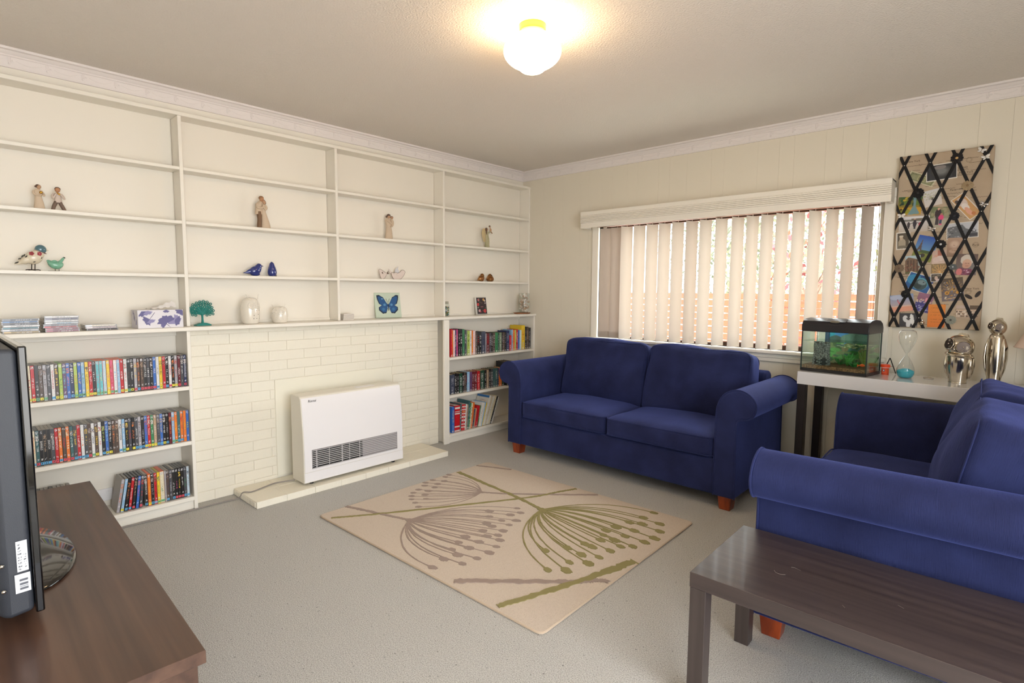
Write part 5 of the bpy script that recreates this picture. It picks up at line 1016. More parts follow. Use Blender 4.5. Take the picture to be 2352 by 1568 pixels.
# castle ornament: round keep with rows of stones and two arches
cs = MB(); cxx, cyy = -.098, -.035
for r_i in range(14):
    z_ = .036+.0112*r_i; rr_ = .046-.0009*r_i if r_i < 9 else .040
    n_ = 14
    for k in range(n_):
        a = 2*PI*(k+.5*(r_i % 2))/n_
        if r_i < 5 and (abs(math.atan2(math.sin(a-R(-125)), math.cos(a-R(-125)))) < .33 or abs(math.atan2(math.sin(a-R(-52)), math.cos(a-R(-52)))) < .33): continue
        if r_i == 13 and k % 3 == 0: continue
        cs.ell((cxx+rr_*math.cos(a), cyy+rr_*.85*math.sin(a), z_+.004), (.0098, .0098, .0068), 7, 5)
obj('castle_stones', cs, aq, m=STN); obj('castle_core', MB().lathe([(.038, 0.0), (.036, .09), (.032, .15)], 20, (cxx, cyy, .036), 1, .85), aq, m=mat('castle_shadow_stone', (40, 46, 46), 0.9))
gf = MB(); body(gf, [(.135, -.07, .060, .0008), (.140, -.07, .062, .004), (.150, -.07, .064, .0085), (.160, -.07, .064, .0075), (.168, -.07, .063, .002)], 5, 12, .55)
tag(obj('goldfish', gf, None, (3.016, -0.262, CTZ), (0, 0, R(-8)), mat('goldfish_orange', (236, 98, 34), 0.3)), 'little orange goldfish low in the aquarium near its corner', 'fish')
gfo = bpy.data.objects['goldfish']; fn = MB(); fn.add([(.137, -.07, .061), (.124, -.071, .071), (.127, -.07, .061), (.124, -.069, .051)], [(0, 1, 2), (0, 2, 3)]); obj('tail_fin', fn, gfo, m=MATS['goldfish_orange'])
# fish food tub and the small strap triangle behind it
fd = on_console('fish_food_tub', 'small orange fish food tub with orange lid beside the aquarium', 'tub', 3.252, -0.185)
obj('tub', MB().lathe([(0, 0), (.020, 0), (.0205, .002), (.020, .048), (0, .048)], 28), fd, m=mat('orange_tub', (222, 84, 44), 0.35)); obj('lid', MB().lathe([(0, .046), (.0255, .046), (.026, .050), (.0255, .062), (.0235, .064), (0, .064)], 28), fd, m=mat('orange_lid', (232, 74, 30), 0.35)); obj('lid_ring', MB().lathe([(.0245, .0435), (.0252, .0462), (0.02, .0462)], 28), fd, m=WHITEP)
print_obj('label_print', fd, (-.012, -.0204, .006), (.020, -.0006, 0), (0, 0, .036), 14, 20, [('f', (222, 84, 44)), ('e', .4, .6, .3, .25, (60, 50, 90)), ('e', .4, .6, .15, .12, (230, 220, 210)), ('r', 0, .0, 1, .08, (180, 40, 30))], None, 2)
ea = thing('small_easel', 'tiny black folding stand behind the fish food tub', 'stand', (3.262, -0.105, CTZ+0.0003), R(10))
for s_ in (-1, 1): obj('leg', MB().tube([(0, 0, .098), (s_*.034, -.02*(s_ > 0), .003)], .0032, 6), ea, m=BLACKP)
obj('strut', MB().tube([(-.022, -.004, .045), (.030, -.012, .045)], .0022, 6), ea, m=CHROME)
# hourglass
hg = on_console('hourglass', 'frameless glass hourglass with turquoise sand on the console', 'hourglass', 3.366, -0.262)
hp = [(0, .0006), (.030, .0006), (.040, .012), (.046, .034), (.043, .060), (.030, .094), (.014, .124), (.0052, .138), (.0045, .142), (.0052, .146), (.014, .160), (.031, .192), (.043, .224), (.047, .252), (.042, .276), (.032, .286), (0, .288)]
HGG = glass_mat('hourglass_glass', (250, 252, 252), 0.01, 1.6)
obj('bulbs', MB().lathe(spl(hp, 4), 48), hg, m=HGG, smooth=70)
obj('sand', MB().lathe([(0, .003), (.029, .003), (.0385, .0135), (.0445, .034), (.043, .043), (.018, .055), (0, .058)], 40), hg, m=mat('turquoise_sand', (56, 174, 194), 0.9, bump=(400, 0.4, 2)), smooth=60)
ds = on_console('glass_coaster', 'small round glass coaster lying on the console between hourglass and owl', 'coaster', 3.474, -0.205)
obj('disc', MB().lathe([(0, 0), (.024, 0), (.0255, .003), (.0255, .006), (.023, .0072), (0, .005)], 36), ds, m=mat('smoky_glass', (176, 164, 152), 0.1, coat=0.8), smooth=50); obj('silver_rim', MB().tube([(.0255*math.cos(a), .0255*math.sin(a), .005) for a in np.linspace(0, 2*PI, 36, endpoint=False)], .0014, 6, closed=True), ds, m=CHROME)
# silver owls
SIL = mat('antique_silver', (206, 198, 184), 0.13, 1.0, mix=(14, (176, 162, 140), 0.45, 0.75), bump=(40, 0.04, 3)); SILD = mat('dark_silver_recess', (74, 64, 58), 0.35, 0.8)
def silver_owl(label, x, y, rz, prof, head, hz, hr, tilt):
    f = on_console('silver_owl', label, 'owl ornament', x, y, rz, 'silver owl ornaments'); obj('body', MB().lathe(spl(prof, 4), 44, sx=.9), f, m=SIL, smooth=70)
    h = obj('head', MB().ell((0, 0, 0), hr, 32, 20), f, (0, 0, hz), (tilt, 0, 0), m=SIL, smooth=70)
    obj('crest', MB().prism([(-hr[1]*.42, hr[2]*.80), (-hr[1]*.30, hr[2]*1.12)]+[(hr[1]*(-.30+.10*k), hr[2]*(1.12+(.06 if k % 2 else 0))) for k in range(1, 6)]+[(hr[1]*.30, hr[2]*1.12), (hr[1]*.42, hr[2]*.80)], -.008, .008, 'x'), h, m=SIL)
    for s_ in (-1, 1):
        e = hr[1]*.47; pos = Vector((hr[0]*.80, s_*hr[1]*.50, hr[2]*.12)); nrm = Vector((hr[0]*.8/hr[0]**2, s_*hr[1]*.5/hr[1]**2, hr[2]*.1/hr[2]**2)).normalized(); q = Vector((0, 0, 1)).rotation_difference(nrm).to_matrix()
        eo = obj('eye', MB().lathe([(0, 0), (e*.94, 0), (e*.96, .003), (0, .0035)], 32), h, tuple(pos), q.to_euler(), m=SILD)
        obj('eye_rim', MB().tube([(e*math.cos(a), e*math.sin(a), .002) for a in np.linspace(0, 2*PI, 36, endpoint=False)], e*.09, 8, closed=True), eo, m=SIL); obj('pupil', MB().ell((0, 0, .005), (e*.14, e*.14, .004), 14, 8), eo, m=SIL)
        rm = MB()
        for k in range(15): a = PI*k/14; rm.tube([(e*.45*math.cos(a), e*.45*math.sin(a), .0036), (e*.86*math.cos(a), e*.86*math.sin(a), .0036)], e*.016, 4)
        obj('eye_rays', rm, eo, m=SIL)
    obj('beak', MB().ell((hr[0]*.98, 0, -hr[2]*.22), (.006, .007, .008), 12, 8), h, m=SIL)
    return f
o1 = silver_owl('squat silver owl vase with tilted head on the console', 3.612, -0.262, R(-108), [(0, 0), (.040, 0), (.043, .006), (.046, .03), (.053, .08), (.057, .115), (.058, .145), (.055, .165), (.04, .18), (0, .185)], None, .208, (.062, .068, .066), R(-12))
obj('chin_rim', MB().tube([(.056*math.cos(a), .060*math.sin(a), .158-.010*math.sin(a)) for a in np.linspace(0, 2*PI, 40, endpoint=False)], .0085, 10, closed=True), o1, m=SIL)
for s_ in (-1, 1): obj('wing', MB().loft([(-.006, s_*.048, .03, .010, .006), (-.006, s_*.056, .06, .022, .010), (-.006, s_*.061, .10, .028, .011), (-.006, s_*.060, .14, .022, .010), (-.006, s_*.054, .165, .010, .006)], 16), o1, m=SIL, smooth=70)
o2 = silver_owl('tall slim silver owl figure at the end of the console', 3.765, -0.205, R(-112), [(0, 0), (.027, 0), (.030, .005), (.032, .03), (.037, .10), (.040, .17), (.038, .23), (.033, .27), (.022, .285), (0, .287)], None, .322, (.036, .040, .046), R(-6))
for s_ in (-1, 1): obj('wing', MB().loft([(0, s_*.030, .04, .006, .004), (0, s_*.040, .09, .016, .008), (0, s_*.045, .15, .022, .009), (0, s_*.043, .21, .020, .009), (0, s_*.034, .26, .008, .005)], 16), o2, m=SIL, smooth=70)
# table lamp at the edge
tl = on_console('table_lamp', 'table lamp with a pale pink conical shade at the picture edge', 'table lamp', 3.985, -0.18)
obj('base', MB().lathe(spl([(0, 0), (.055, 0), (.058, .008), (.045, .020), (.020, .04), (.018, .10), (.03, .14), (.018, .19), (.008, .215), (0, .216)], 3), 32), tl, m=mat('dark_lamp_base', (86, 76, 56), 0.4, 0.3), smooth=60)
obj('shade', MB().lathe([(.148, .218), (.060, .405), (.059, .405), (.146, .218)], 40), tl, m=mat('pale_pink_shade', (226, 204, 190), 0.8), smooth=50)
obj('shade_trim', MB().tube([(.148*math.cos(a), .148*math.sin(a), .218) for a in np.linspace(0, 2*PI, 40, endpoint=False)], .0025, 6, closed=True), tl, m=MATS['pale_pink_shade'])

# ------------------------------------------------------------------ pinboard
BX, BZ, BW, BH, BY = 3.232, 1.137, 0.45, 1.063, -0.040
pb = thing('pinboard', 'tall fabric memo board with black ribbon lattice beside the window', 'pinboard', (BX, BY, BZ))
bevel(obj('padded_board', MB().box(0, BW, 0, 0.038, 0, BH), pb, m=mat('beige_printed_linen', (188, 168, 144), 0.85, bump=(500, 0.2, 2), mix=(8, (178, 158, 134), 0.4, 0.7))), 0.006, 3)
rg = random.Random(21); sc = MB()
for k in range(150):
    x0 = rg.uniform(.01, .36); z0 = rg.uniform(.02, BH-.02); ln = rg.uniform(.03, .085); am = rg.uniform(.001, .0035); nn = int(ln/.0022); ph = rg.uniform(0, 6); fq = rg.uniform(.8, 2.0)
    prev = None
    for i in range(nn):
        x = x0+ln*i/nn; z = z0+am*math.sin(i*fq+ph)*(0.5+0.5*math.sin(i*.37+ph)); wd = .0008
        if x > BW-.01: break
        if prev: sc.add([(prev[0], -.0003, prev[1]-wd), (x, -.0003, z-wd), (x, -.0003, z+wd), (prev[0], -.0003, prev[1]+wd)], [(0, 1, 2, 3)])
        prev = (x, z)
for k in range(12):
    cx, cz, r_ = rg.uniform(.03, BW-.03), rg.uniform(.04, BH-.04), .014
    for q in (r_, r_*.7):
        for i in range(20):
            a, c_ = 2*PI*i/20, 2*PI*(i+1)/20; sc.add([(cx+q*math.cos(a), -.0003, cz+q*math.sin(a)), (cx+q*math.cos(c_), -.0003, cz+q*math.sin(c_)), (cx+(q+.0008)*math.cos(c_), -.0003, cz+(q+.0008)*math.sin(c_)), (cx+(q+.0008)*math.cos(a), -.0003, cz+(q+.0008)*math.sin(a))], [(0, 1, 2, 3)])
INKB = mat('brown_ink', (52, 42, 36), 0.8)
o = obj('script_print', sc, pb, m=INKB, smooth=0); o['kind'] = 'stuff'
for s_, x, z in (('New York', .072, 1.026), ('New York', .33, .925), ('Paris', .275, .83), ('ENGLAND', .30, .955), ('Paris', .40, .50), ('New York', .40, .245)): text('script_word', s_, pb, (x, -.0005, z), (1, 0, 0), (0, 0, 1), .015, INKB)
mb = MB()
for (a, b_, c_, d_) in ((.372, .205, .40, .19), (.42, .235, .435, .19)): mb.ell(((a+c_)/2, -.0008, (b_+d_)/2), (.022, .0006, .010), 14, 6, Matrix.Rotation(R(35 if a < .4 else -60), 3, 'Y'))
obj('printed_butterfly', mb, pb, m=mat('dark_print', (52, 46, 44), 0.8))
# ribbons
RB = mat('black_ribbon', (13, 12, 15), 0.5, spec=0.3); SX, SZ = 0.0645, 0.157; ND = []
def clip_seg(x0, z0, dx, dz):
    t0, t1 = -99, 99
    for p, d, lo, hi in ((x0, dx, 0, BW), (z0, dz, 0, BH)):
        a, b_ = (lo-p)/d, (hi-p)/d; t0 = max(t0, min(a, b_)); t1 = min(t1, max(a, b_))
    return t0, t1
U0, V0 = 0.026, BH-0.057
for s_ in (-1, 1):
    for k in range(-10, 14):
        x0, z0 = U0+2*SX*k, V0; dx, dz = SX, s_*SZ; t0, t1 = clip_seg(x0, z0, dx, dz)
        if t1-t0 < 0.25: continue
        p = Vector((x0+dx*t0, z0+dz*t0)); q = Vector((x0+dx*t1, z0+dz*t1)); d = (q-p).normalized(); n_ = Vector((-d.y, d.x))*.0082; yo = -.0042 if s_ > 0 else -.0050
        V = [p+n_-d*.05, q+n_+d*.05, q-n_+d*.05, p-n_-d*.05]
        for ax_, lim, sg in ((0, 0.0, 1), (0, BW, -1), (1, 0.0, 1), (1, BH, -1)):      # trim to the board
            out = []
            for i in range(len(V)):
                A_, B_ = V[i-1], V[i]; da, db = sg*(A_[ax_]-lim), sg*(B_[ax_]-lim)
                if (da >= 0) != (db >= 0): out.append(A_+(B_-A_)*(da/(da-db)))
                if db >= 0: out.append(B_)
            V = out
        if len(V) < 3: continue
        n = len(V); obj('ribbon', MB().add([(v.x, yo, v.y) for v in V]+[(v.x, yo+.0008, v.y) for v in V], [tuple(range(n)), tuple(range(n, 2*n))[::-1]]+[(i, (i+1) % n, n+(i+1) % n, n+i) for i in range(n)]), pb, m=RB)
for j in range(7):
    for k in range(4):
        x = U0+2*SX*k+(SX if j % 2 else 0); z = V0-SZ*j
        if 0.01 < x < BW-.01: obj('stud', MB().ell((x, -.0062, z), (.0032, .0022, .0032), 10, 6), pb, m=CHROME)
PHO = [('dollar',0.117,0.915,0.149,0.054,-26.4,'green banknote with pale border tucked under the pinboard ribbons'), ('dark',0.213,0.944,0.148,0.099,3.4,'dark misty photograph near the top of the pinboard'), ('goldfish',0.067,0.757,0.122,0.110,-2.7,'yellow and green photograph of a fish tail at the board edge'), ('treecard',0.178,0.794,0.086,0.098,11.3,'white card with a small drawn tree on the pinboard'), ('couple',0.342,0.727,0.155,0.068,-51.8,'tilted orange sepia photograph of a reclining couple on the pinboard'), ('womangirl',0.218,0.675,0.096,0.123,-4.1,'photograph of a dark-coated person with a child in pink'), ('beach',0.096,0.643,0.154,0.095,-0.4,'photograph of three figures holding hands on a pale beach'), ('soldier',0.046,0.543,0.072,0.108,2.5,'old sepia portrait of a person in a cap, white border'), ('tower',0.160,0.490,0.104,0.151,-15.1,'photograph of an iron tower against a deep blue sky'), ('building',0.333,0.589,0.148,0.095,3.1,'black and white photograph of buildings with white border'), ('baby',0.305,0.491,0.075,0.112,-0.7,'soft brown photograph below the black and white buildings'), ('whitehair',0.364,0.387,0.098,0.124,-2.4,'photograph of a white-haired person in a flowered top'), ('ruins',0.105,0.394,0.078,0.110,3.2,'photograph of a brown stone ruin under pale sky'), ('group2',0.233,0.436,0.070,0.081,2.5,'faded pink photograph at the middle of the pinboard'), ('coral',0.240,0.366,0.083,0.059,2.6,'golden branching photograph at the middle of the pinboard'), ('fish',0.142,0.281,0.135,0.105,-20.6,'tilted white-bordered photograph of a dark round fish in blue water'), ('bw',0.226,0.311,0.055,0.050,2.3,'tiny black and white snapshot beside the blue fish photograph'), ('goldtree',0.308,0.240,0.105,0.138,6.4,'gold and brown swirling tree picture low on the pinboard'), ('flamingo',0.064,0.154,0.123,0.107,8.0,'postcard of a pink flamingo under a blue sky'), ('night',0.174,0.158,0.081,0.115,-13.5,'purple and violet picture of flowers under a dusky sky'), ('heart',0.102,0.050,0.093,0.090,1.8,'black picture of two white hands forming a heart'), ('note',0.241,0.079,0.085,0.140,0.2,'orange handwritten note at the foot of the pinboard'), ('group',0.385,0.106,0.106,0.080,0.2,'sepia group photograph in the low corner of the pinboard')]
def pic(n):
    W = (226, 222, 214); r_ = random.Random(n); g = lambda k, cols, y0, y1, s0, s1: [('e', r_.random(), r_.uniform(y0, y1), r_.uniform(s0, s1), r_.uniform(s0, s1), r_.choice(cols)) for _ in range(k)]
    D = {
    'dollar': [('f', (196, 190, 160)), ('r', .06, .12, .94, .88, (122, 124, 92)), ('r', .1, .2, .9, .8, (142, 144, 108))]+g(30, [(112, 116, 84), (150, 150, 116)], .2, .8, .02, .06)+[('r', .36, .22, .64, .78, (176, 170, 128)), ('r', .40, .3, .60, .7, (128, 126, 92)), ('r', .46, .36, .54, .64, (168, 160, 120))],
    'dark': [('f', W), ('r', .03, .05, .97, .95, (44, 46, 52))]+[('e', .5, .55, .34-.04*k, .40-.05*k, tuple(50+14*k for _ in range(3))) for k in range(6)]+[('e', .45, .78, .2, .12, (132, 126, 124)), ('r', .85, .05, .97, .95, (30, 32, 38)), ('r', .03, .05, .10, .7, (34, 36, 42))],
    'goldfish': [('g', (52, 92, 40), (180, 140, 36))]+g(26, [(44, 84, 44), (96, 122, 40), (196, 170, 50), (30, 60, 40)], .5, 1, .04, .12)+[('r', 0, 0, 1, .42, (196, 152, 40)), ('e', .3, .2, .25, .14, (150, 150, 40)), ('p', [(.62, 1), (.76, 1), (.74, .5), (.95, .05), (.45, .0), (.66, .5)], (112, 146, 152)), ('e', .15, .3, .04, .06, (70, 30, 20))],
    'treecard': [('g', (206, 206, 206), (214, 204, 196)), ('l', .5, .15, .5, .5, .02, (74, 66, 58))]+[('l', .5, .38, .5+.28*math.cos(R(a)), .42+.30*math.sin(R(a)), .010, (86, 84, 70)) for a in range(10, 175, 20)]+g(46, [(150, 152, 96), (176, 176, 120)], .45, .85, .015, .03),
    'couple': [('f', W), ('r', .03, .05, .97, .95, (198, 152, 98)), ('e', .3, .5, .22, .3, (208, 190, 180)), ('e', .5, .45, .16, .22, (222, 212, 206)), ('e', .7, .4, .2, .16, (216, 160, 136)), ('e', .86, .55, .07, .14, (190, 120, 70)), ('e', .2, .25, .10, .14, (80, 66, 62))],
    'womangirl': [('g', (112, 118, 88), (176, 168, 150))]+g(20, [(110, 120, 84), (146, 136, 104), (156, 150, 118)], .5, 1, .05, .14)+[('r', 0, 0, 1, .45, (174, 166, 148)), ('e', .42, .68, .16, .24, (52, 36, 42)), ('r', .34, .12, .5, .55, (62, 54, 60)), ('e', .42, .90, .07, .06, (206, 160, 136)), ('e', .60, .48, .13, .14, (222, 70, 124)), ('r', .55, .18, .66, .38, (60, 70, 96)), ('e', .60, .65, .06, .05, (176, 120, 100)), ('r', .55, .13, .68, .18, (226, 90, 140))],
    'beach': [('g', (216, 216, 220), (190, 178, 164)), ('r', 0, .68, 1, .80, (126, 126, 120)), ('r', .4, .74, 1, .86, (112, 104, 92)), ('e', .32, .46, .05, .20, (58, 52, 56)), ('e', .52, .52, .06, .26, (48, 42, 54)), ('e', .52, .82, .03, .05, (196, 160, 140)), ('e', .70, .46, .05, .15, (206, 80, 100)), ('l', .34, .5, .5, .62, .012, (50, 46, 52)), ('l', .54, .6, .68, .54, .012, (50, 46, 52)), ('r', .30, .22, .35, .4, (48, 44, 50)), ('r', .49, .2, .56, .4, (40, 40, 52))],
    'soldier': [('f', W), ('r', .08, .06, .92, .94, (86, 78, 66)), ('r', .08, .06, .92, .2, (112, 104, 90)), ('e', .42, .34, .28, .30, (166, 154, 134)), ('e', .36, .66, .12, .12, (188, 168, 146)), ('e', .36, .76, .15, .06, (206, 196, 178)), ('e', .42, .16, .3, .08, (120, 112, 98))],
    'tower': [('g', (34, 78, 170), (126, 178, 206)), ('r', 0, 0, 1, .36, (126, 132, 58)), ('r', .3, .32, 1, .42, (70, 92, 50)), ('e', .5, .22, .12, .08, (60, 52, 46)), ('p', [(.24, .86), (.25, .86), (.30, .58), (.38, .36), (.30, .36), (.25, .46), (.19, .36), (.11, .36), (.19, .58)], (96, 78, 72)), ('r', .16, .56, .33, .58, (80, 66, 62))],
    'building': [('f', W), ('r', .03, .05, .97, .95, (192, 194, 200)), ('p', [(.03, .05), (.97, .05), (.97, .3), (.75, .5), (.6, .62), (.5, .86), (.3, .80), (.1, .75), (.03, .7)], (106, 108, 112))]+g(46, [(74, 76, 82), (140, 142, 146), (58, 60, 64), (168, 168, 172)], .08, .72, .012, .04)+[('r', .72, .08, .97, .28, (64, 64, 70)), ('r', .55, .05, .72, .16, (206, 204, 202))],
    'baby': [('g', (176, 146, 124), (140, 112, 92))]+[('e', .45, .66, .38-.05*k, .26-.035*k, (170+8*k, 140+9*k, 120+9*k)) for k in range(5)]+[('e', .5, .3, .36, .12, (182, 152, 130)), ('l', .35, .62, .5, .58, .012, (120, 84, 72)), ('l', .3, .36, .6, .30, .014, (116, 82, 66))],
    'whitehair': [('g', (104, 84, 76), (116, 104, 100)), ('r', .6, .1, 1, .7, (120, 116, 114)), ('e', .52, .72, .32, .25, (206, 196, 184)), ('e', .52, .54, .22, .22, (206, 166, 142)), ('e', .5, .46, .2, .14, (198, 152, 130)), ('p', [(.1, 0), (.2, .35), (.5, .3), (.75, .3), (.95, 0)], (120, 60, 84))]+g(40, [(206, 170, 186), (84, 36, 60), (160, 90, 120)], 0, .28, .015, .035)+[('e', .2, .15, .14, .16, (206, 120, 120)), ('l', .45, .56, .5, .55, .012, (96, 66, 56)), ('l', .58, .55, .63, .56, .012, (96, 66, 56)), ('l', .46, .44, .6, .44, .012, (150, 84, 76))],
    'ruins': [('g', (176, 200, 210), (150, 140, 110)), ('p', [(0, 0), (0, .75), (.2, .92), (.5, .86), (.8, .78), (.9, 0)], (118, 92, 72))]+[('r', .12+.2*k, .1, .22+.2*k, .75, (84, 64, 52)) for k in range(4)]+g(24, [(140, 112, 90), (96, 76, 60), (126, 60, 44)], .05, .7, .02, .05)+[('r', 0, 0, 1, .1, (96, 98, 60))],
    'group2': [('g', (196, 166, 150), (206, 184, 170)), ('r', .4, .6, .75, 1, (176, 110, 90)), ('e', .3, .55, .14, .14, (206, 160, 140)), ('e', .6, .4, .3, .2, (214, 196, 186)), ('e', .3, .3, .25, .2, (212, 190, 180))],
    'coral': [('f', (140, 118, 84))]+g(60, [(196, 160, 96), (222, 196, 140), (108, 88, 60), (206, 150, 84)], 0, 1, .015, .04)+[('l', .5, .1, .5+.45*math.cos(R(a)), .1+.8*math.sin(R(a)), .014, (222, 170, 110)) for a in range(10, 180, 24)],
    'fish': [('f', W), ('r', .03, .04, .97, .96, (40, 92, 150)), ('e', .3, .6, .3, .3, (50, 134, 180)), ('e', .75, .8, .3, .2, (26, 60, 120)), ('e', .56, .46, .30, .36, (84, 150, 170)), ('e', .58, .42, .25, .31, (52, 74, 78)), ('e', .60, .56, .16, .14, (116, 136, 140)), ('e', .66, .60, .03, .03, (30, 34, 36)), ('e', .5, .3, .16, .14, (40, 56, 58))],
    'bw': [('f', W), ('r', .08, .08, .92, .92, (66, 58, 52)), ('e', .5, .45, .14, .25, (196, 170, 156)), ('e', .3, .7, .16, .1, (110, 100, 90)), ('e', .7, .75, .16, .1, (120, 110, 98)), ('r', .5, .1, .75, .35, (206, 186, 180))],
    'goldtree': [('g', (84, 70, 50), (120, 108, 110))]+[('l', .52, .42, .52+.5*math.cos(R(a)), .42+.5*math.sin(R(a)), .012, (176, 140, 84)) for a in range(8, 176, 14)]+g(70, [(214, 204, 180), (150, 110, 60), (190, 140, 60), (106, 112, 140), (78, 56, 40)], 0, 1, .015, .035)+[('e', .25, .36, .1, .08, (206, 150, 60)), ('e', .25, .36, .05, .04, (120, 84, 40)), ('e', .75, .36, .1, .07, (206, 150, 60)), ('l', .2, .1, .8, .15, .02, (206, 170, 120))],
    'flamingo': [('g', (126, 150, 190), (206, 176, 160)), ('e', .3, .85, .3, .15, (176, 184, 206)), ('r', 0, 0, 1, .30, (222, 156, 130)), ('r', 0, .28, 1, .36, (214, 186, 170)), ('e', .45, .46, .09, .06, (206, 66, 74)), ('l', .38, .50, .32, .62, .014, (206, 66, 74)), ('l', .32, .62, .34, .72, .014, (206, 66, 74)), ('l', .34, .72, .29, .70, .014, (60, 40, 44)), ('l', .46, .42, .46, .24, .008, (206, 90, 84))],
    'night': [('g', (150, 104, 128), (110, 72, 100)), ('p', [(0, 0), (1, 0), (1, .45), (.6, .56), (.2, .60), (0, .5)], (66, 62, 128))]+g(60, [(110, 104, 176), (48, 46, 100), (176, 170, 206), (84, 80, 150)], .02, .52, .02, .05)+g(16, [(206, 176, 176), (214, 190, 160)], .5, .66, .02, .05)+[('e', .6, .66, .08, .12, (222, 150, 160)), ('l', .3, .2, .9, .12, .02, (176, 186, 214))],
    'heart': [('f', (56, 56, 60)), ('p', [(.40, 0), (.58, 0), (.66, .3), (.60, .44), (.50, .50), (.46, .62), (.44, .72), (.36, .80), (.26, .78), (.18, .62), (.22, .42), (.38, .30)], (212, 212, 212)), ('p', [(.95, .05), (.80, 0), (.66, .26), (.58, .46), (.56, .62), (.60, .74), (.58, .84), (.66, .90), (.76, .80), (.80, .62), (.84, .34)], (222, 222, 220)), ('p', [(.50, .44), (.38, .58), (.42, .66), (.50, .60), (.56, .66), (.62, .58)], (62, 62, 66)), ('l', .05, .97, .95, .97, .01, (190, 176, 150))],
    'note': [('g', (222, 136, 54), (216, 118, 40)), ('n', .12)]+[('t', .15, .9-.062*k, .15+r_.uniform(.55, .72), .915-.062*k, (150, 88, 30), 1) for k in range(13)]+[('e', .8, .1, .14, .06, (214, 84, 30)), ('l', .05, .18, .95, .18, .008, (190, 104, 40))],
    'group': [('f', (176, 154, 132)), ('r', .6, .7, 1, 1, (96, 78, 60)), ('r', 0, .78, .6, 1, (190, 170, 158))]+[('e', .06+.062*(k % 15), .62-.16*(k//15)+r_.uniform(-.02, .02), .028, .05, r_.choice([(206, 176, 150), (214, 190, 168)])) for k in range(45)]+[('e', .06+.062*(k % 15), .52-.16*(k//15), .03, .06, r_.choice([(110, 90, 74), (222, 212, 200), (70, 56, 46), (206, 190, 174)])) for k in range(45)],
    }
    return D[n]
PM = print_mat('photo_gloss', .5)
for i, (n, x, z, wd, hh, an, lab) in enumerate(PHO):
    y_ = BY-.0008-.00011*i
    p = thing('photograph' if n not in ('dollar', 'note', 'treecard', 'flamingo') else {'dollar': 'banknote', 'note': 'handwritten_note', 'treecard': 'greeting_card', 'flamingo': 'postcard'}[n], lab, {'dollar': 'banknote', 'note': 'note', 'treecard': 'card', 'flamingo': 'postcard'}.get(n, 'photograph'), (BX+x, y_, BZ+z), 0, 'keepsakes tucked into the pinboard')
    p.rotation_euler = (0, R(-an), 0)
    obj('card', MB().box(-wd/2, wd/2, -.00005, .0005, -hh/2, hh/2), p, m=mat('photo_paper', (222, 216, 204), .5))
    nx_ = int(max(24, wd/.0024)); ny_ = int(max(24, hh/.0024))
    print_obj('picture', p, (-wd/2, -.0001, -hh/2), (wd, 0, 0), (0, 0, hh), nx_, ny_, pic(n), PM, i)
def rosette(label, x, z, r_, c, cc, kind='ruffle'):
    f = thing('fabric_rosette', label, 'rosette', (BX+x, BY-.006, BZ+z), 0, 'rosettes pinned on the board'); m = mat('rosette_%d_%d_%d' % c, c, .85, bump=(200, .4, 2)); mb = MB()
    for ly, (k_, n_) in enumerate(((1.0, 11), (.72, 9), (.45, 7))):
        for k in range(n_):
            a = 2*PI*(k+.4*ly)/n_; mb.ell((r_*k_*.62*math.cos(a), -.003*ly-.001, r_*k_*.62*math.sin(a)), (r_*.36*k_+.002, .0028, r_*.24*k_+.002), 10, 6, Matrix.Rotation(-a, 3, 'Y'))
    obj('petals', mb, f, m=m, smooth=60); obj('centre', MB().ell((0, -.0095, 0), (r_*.24, .004, r_*.24), 12, 8), f, m=mat('rosette_centre_%d_%d_%d' % cc, cc, .3, .3 if sum(cc) > 500 else 0))
rosette('black rosette with gold flower centre at the top of the pinboard', .282, 1.012, .030, (34,30,30), (206,168,110))
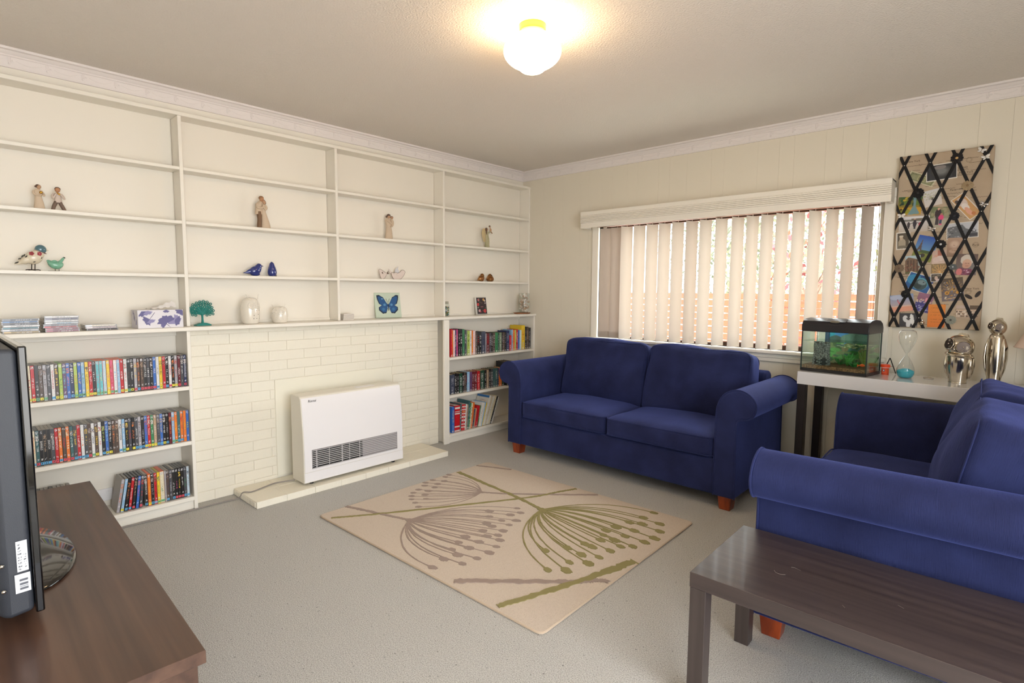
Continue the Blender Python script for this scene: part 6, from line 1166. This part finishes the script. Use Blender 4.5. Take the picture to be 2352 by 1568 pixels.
rosette('black pompom rosette beside the banknote', .107, .829, .030, (20,19,22), (30,28,30)); rosette('tan burlap rosette above the sepia couple', .341, .847, .028, (168,146,114), (140,112,76))
rosette('black rosette with crystal centre beside the tower photograph', .237, .511, .026, (18,17,20), (226,226,226)); rosette('small grey-green rosette with silver bead', .303, .374, .017, (106,112,112), (214,216,220))
rosette('brown flower rosette at the board edge by the ruin photograph', .036, .372, .025, (128,110,90), (108,80,64)); rosette('black lace rosette under the sepia couple', .291, .675, .024, (30,30,36), (44,44,50)); rosette('black button rosette above the flamingo postcard', .079, .211, .024, (22,22,26), (60,56,48)); rosette('grey-green rosette with dark centre at the foot of the board', .312, .057, .026, (146,148,136), (70,72,68))
f = thing('bauble', 'small silver bauble pinned at the foot of the pinboard', 'bauble', (BX+.174, BY-.014, BZ+.034)); obj('ball', MB().ell((0, 0, 0), (.013,)*3, 20, 14), f, m=SIL, smooth=70); obj('cap', MB().lathe([(.005, .012), (.005, .018), (0, .019)], 12), f, m=CHROME)
CRY = mat('clear_crystal', (224, 220, 216), .08, .2, coat=.6)
for i, (lab, x, z, an, dk) in enumerate((('pale crystal butterfly clip at the very top corner of the board', .391, 1.040, 25, 0), ('crystal butterfly clip just under the topmost one', .413, .998, -15, 0), ('dark silver butterfly clip beside the sepia couple', .419, .731, 30, 1), ('white butterfly clip over the beach photograph', .028, .698, 0, 0), ('silver butterfly clip beside the beach photograph', .184, .607, 20, 1))):
    f = thing('butterfly_clip', lab, 'clip', (BX+x, BY-.008, BZ+z), 0, 'butterfly clips on the pinboard'); f.rotation_euler = (0, R(an), 0); m = mat('silver_wire', (176, 172, 170), .2, 1.0) if dk else CRY
    for s_ in (-1, 1):
        obj('upper_wing', MB().ell((s_*.011, 0, .006), (.011, .0018, .007), 14, 8, Matrix.Rotation(R(-s_*28), 3, 'Y')), f, m=m, smooth=60); obj('lower_wing', MB().ell((s_*.008, 0, -.006), (.008, .0018, .0055), 14, 8, Matrix.Rotation(R(s_*35), 3, 'Y')), f, m=m, smooth=60)
    obj('body', MB().ell((0, -.001, 0), (.002, .0025, .010), 10, 8), f, m=CHROME)
flush_texts()
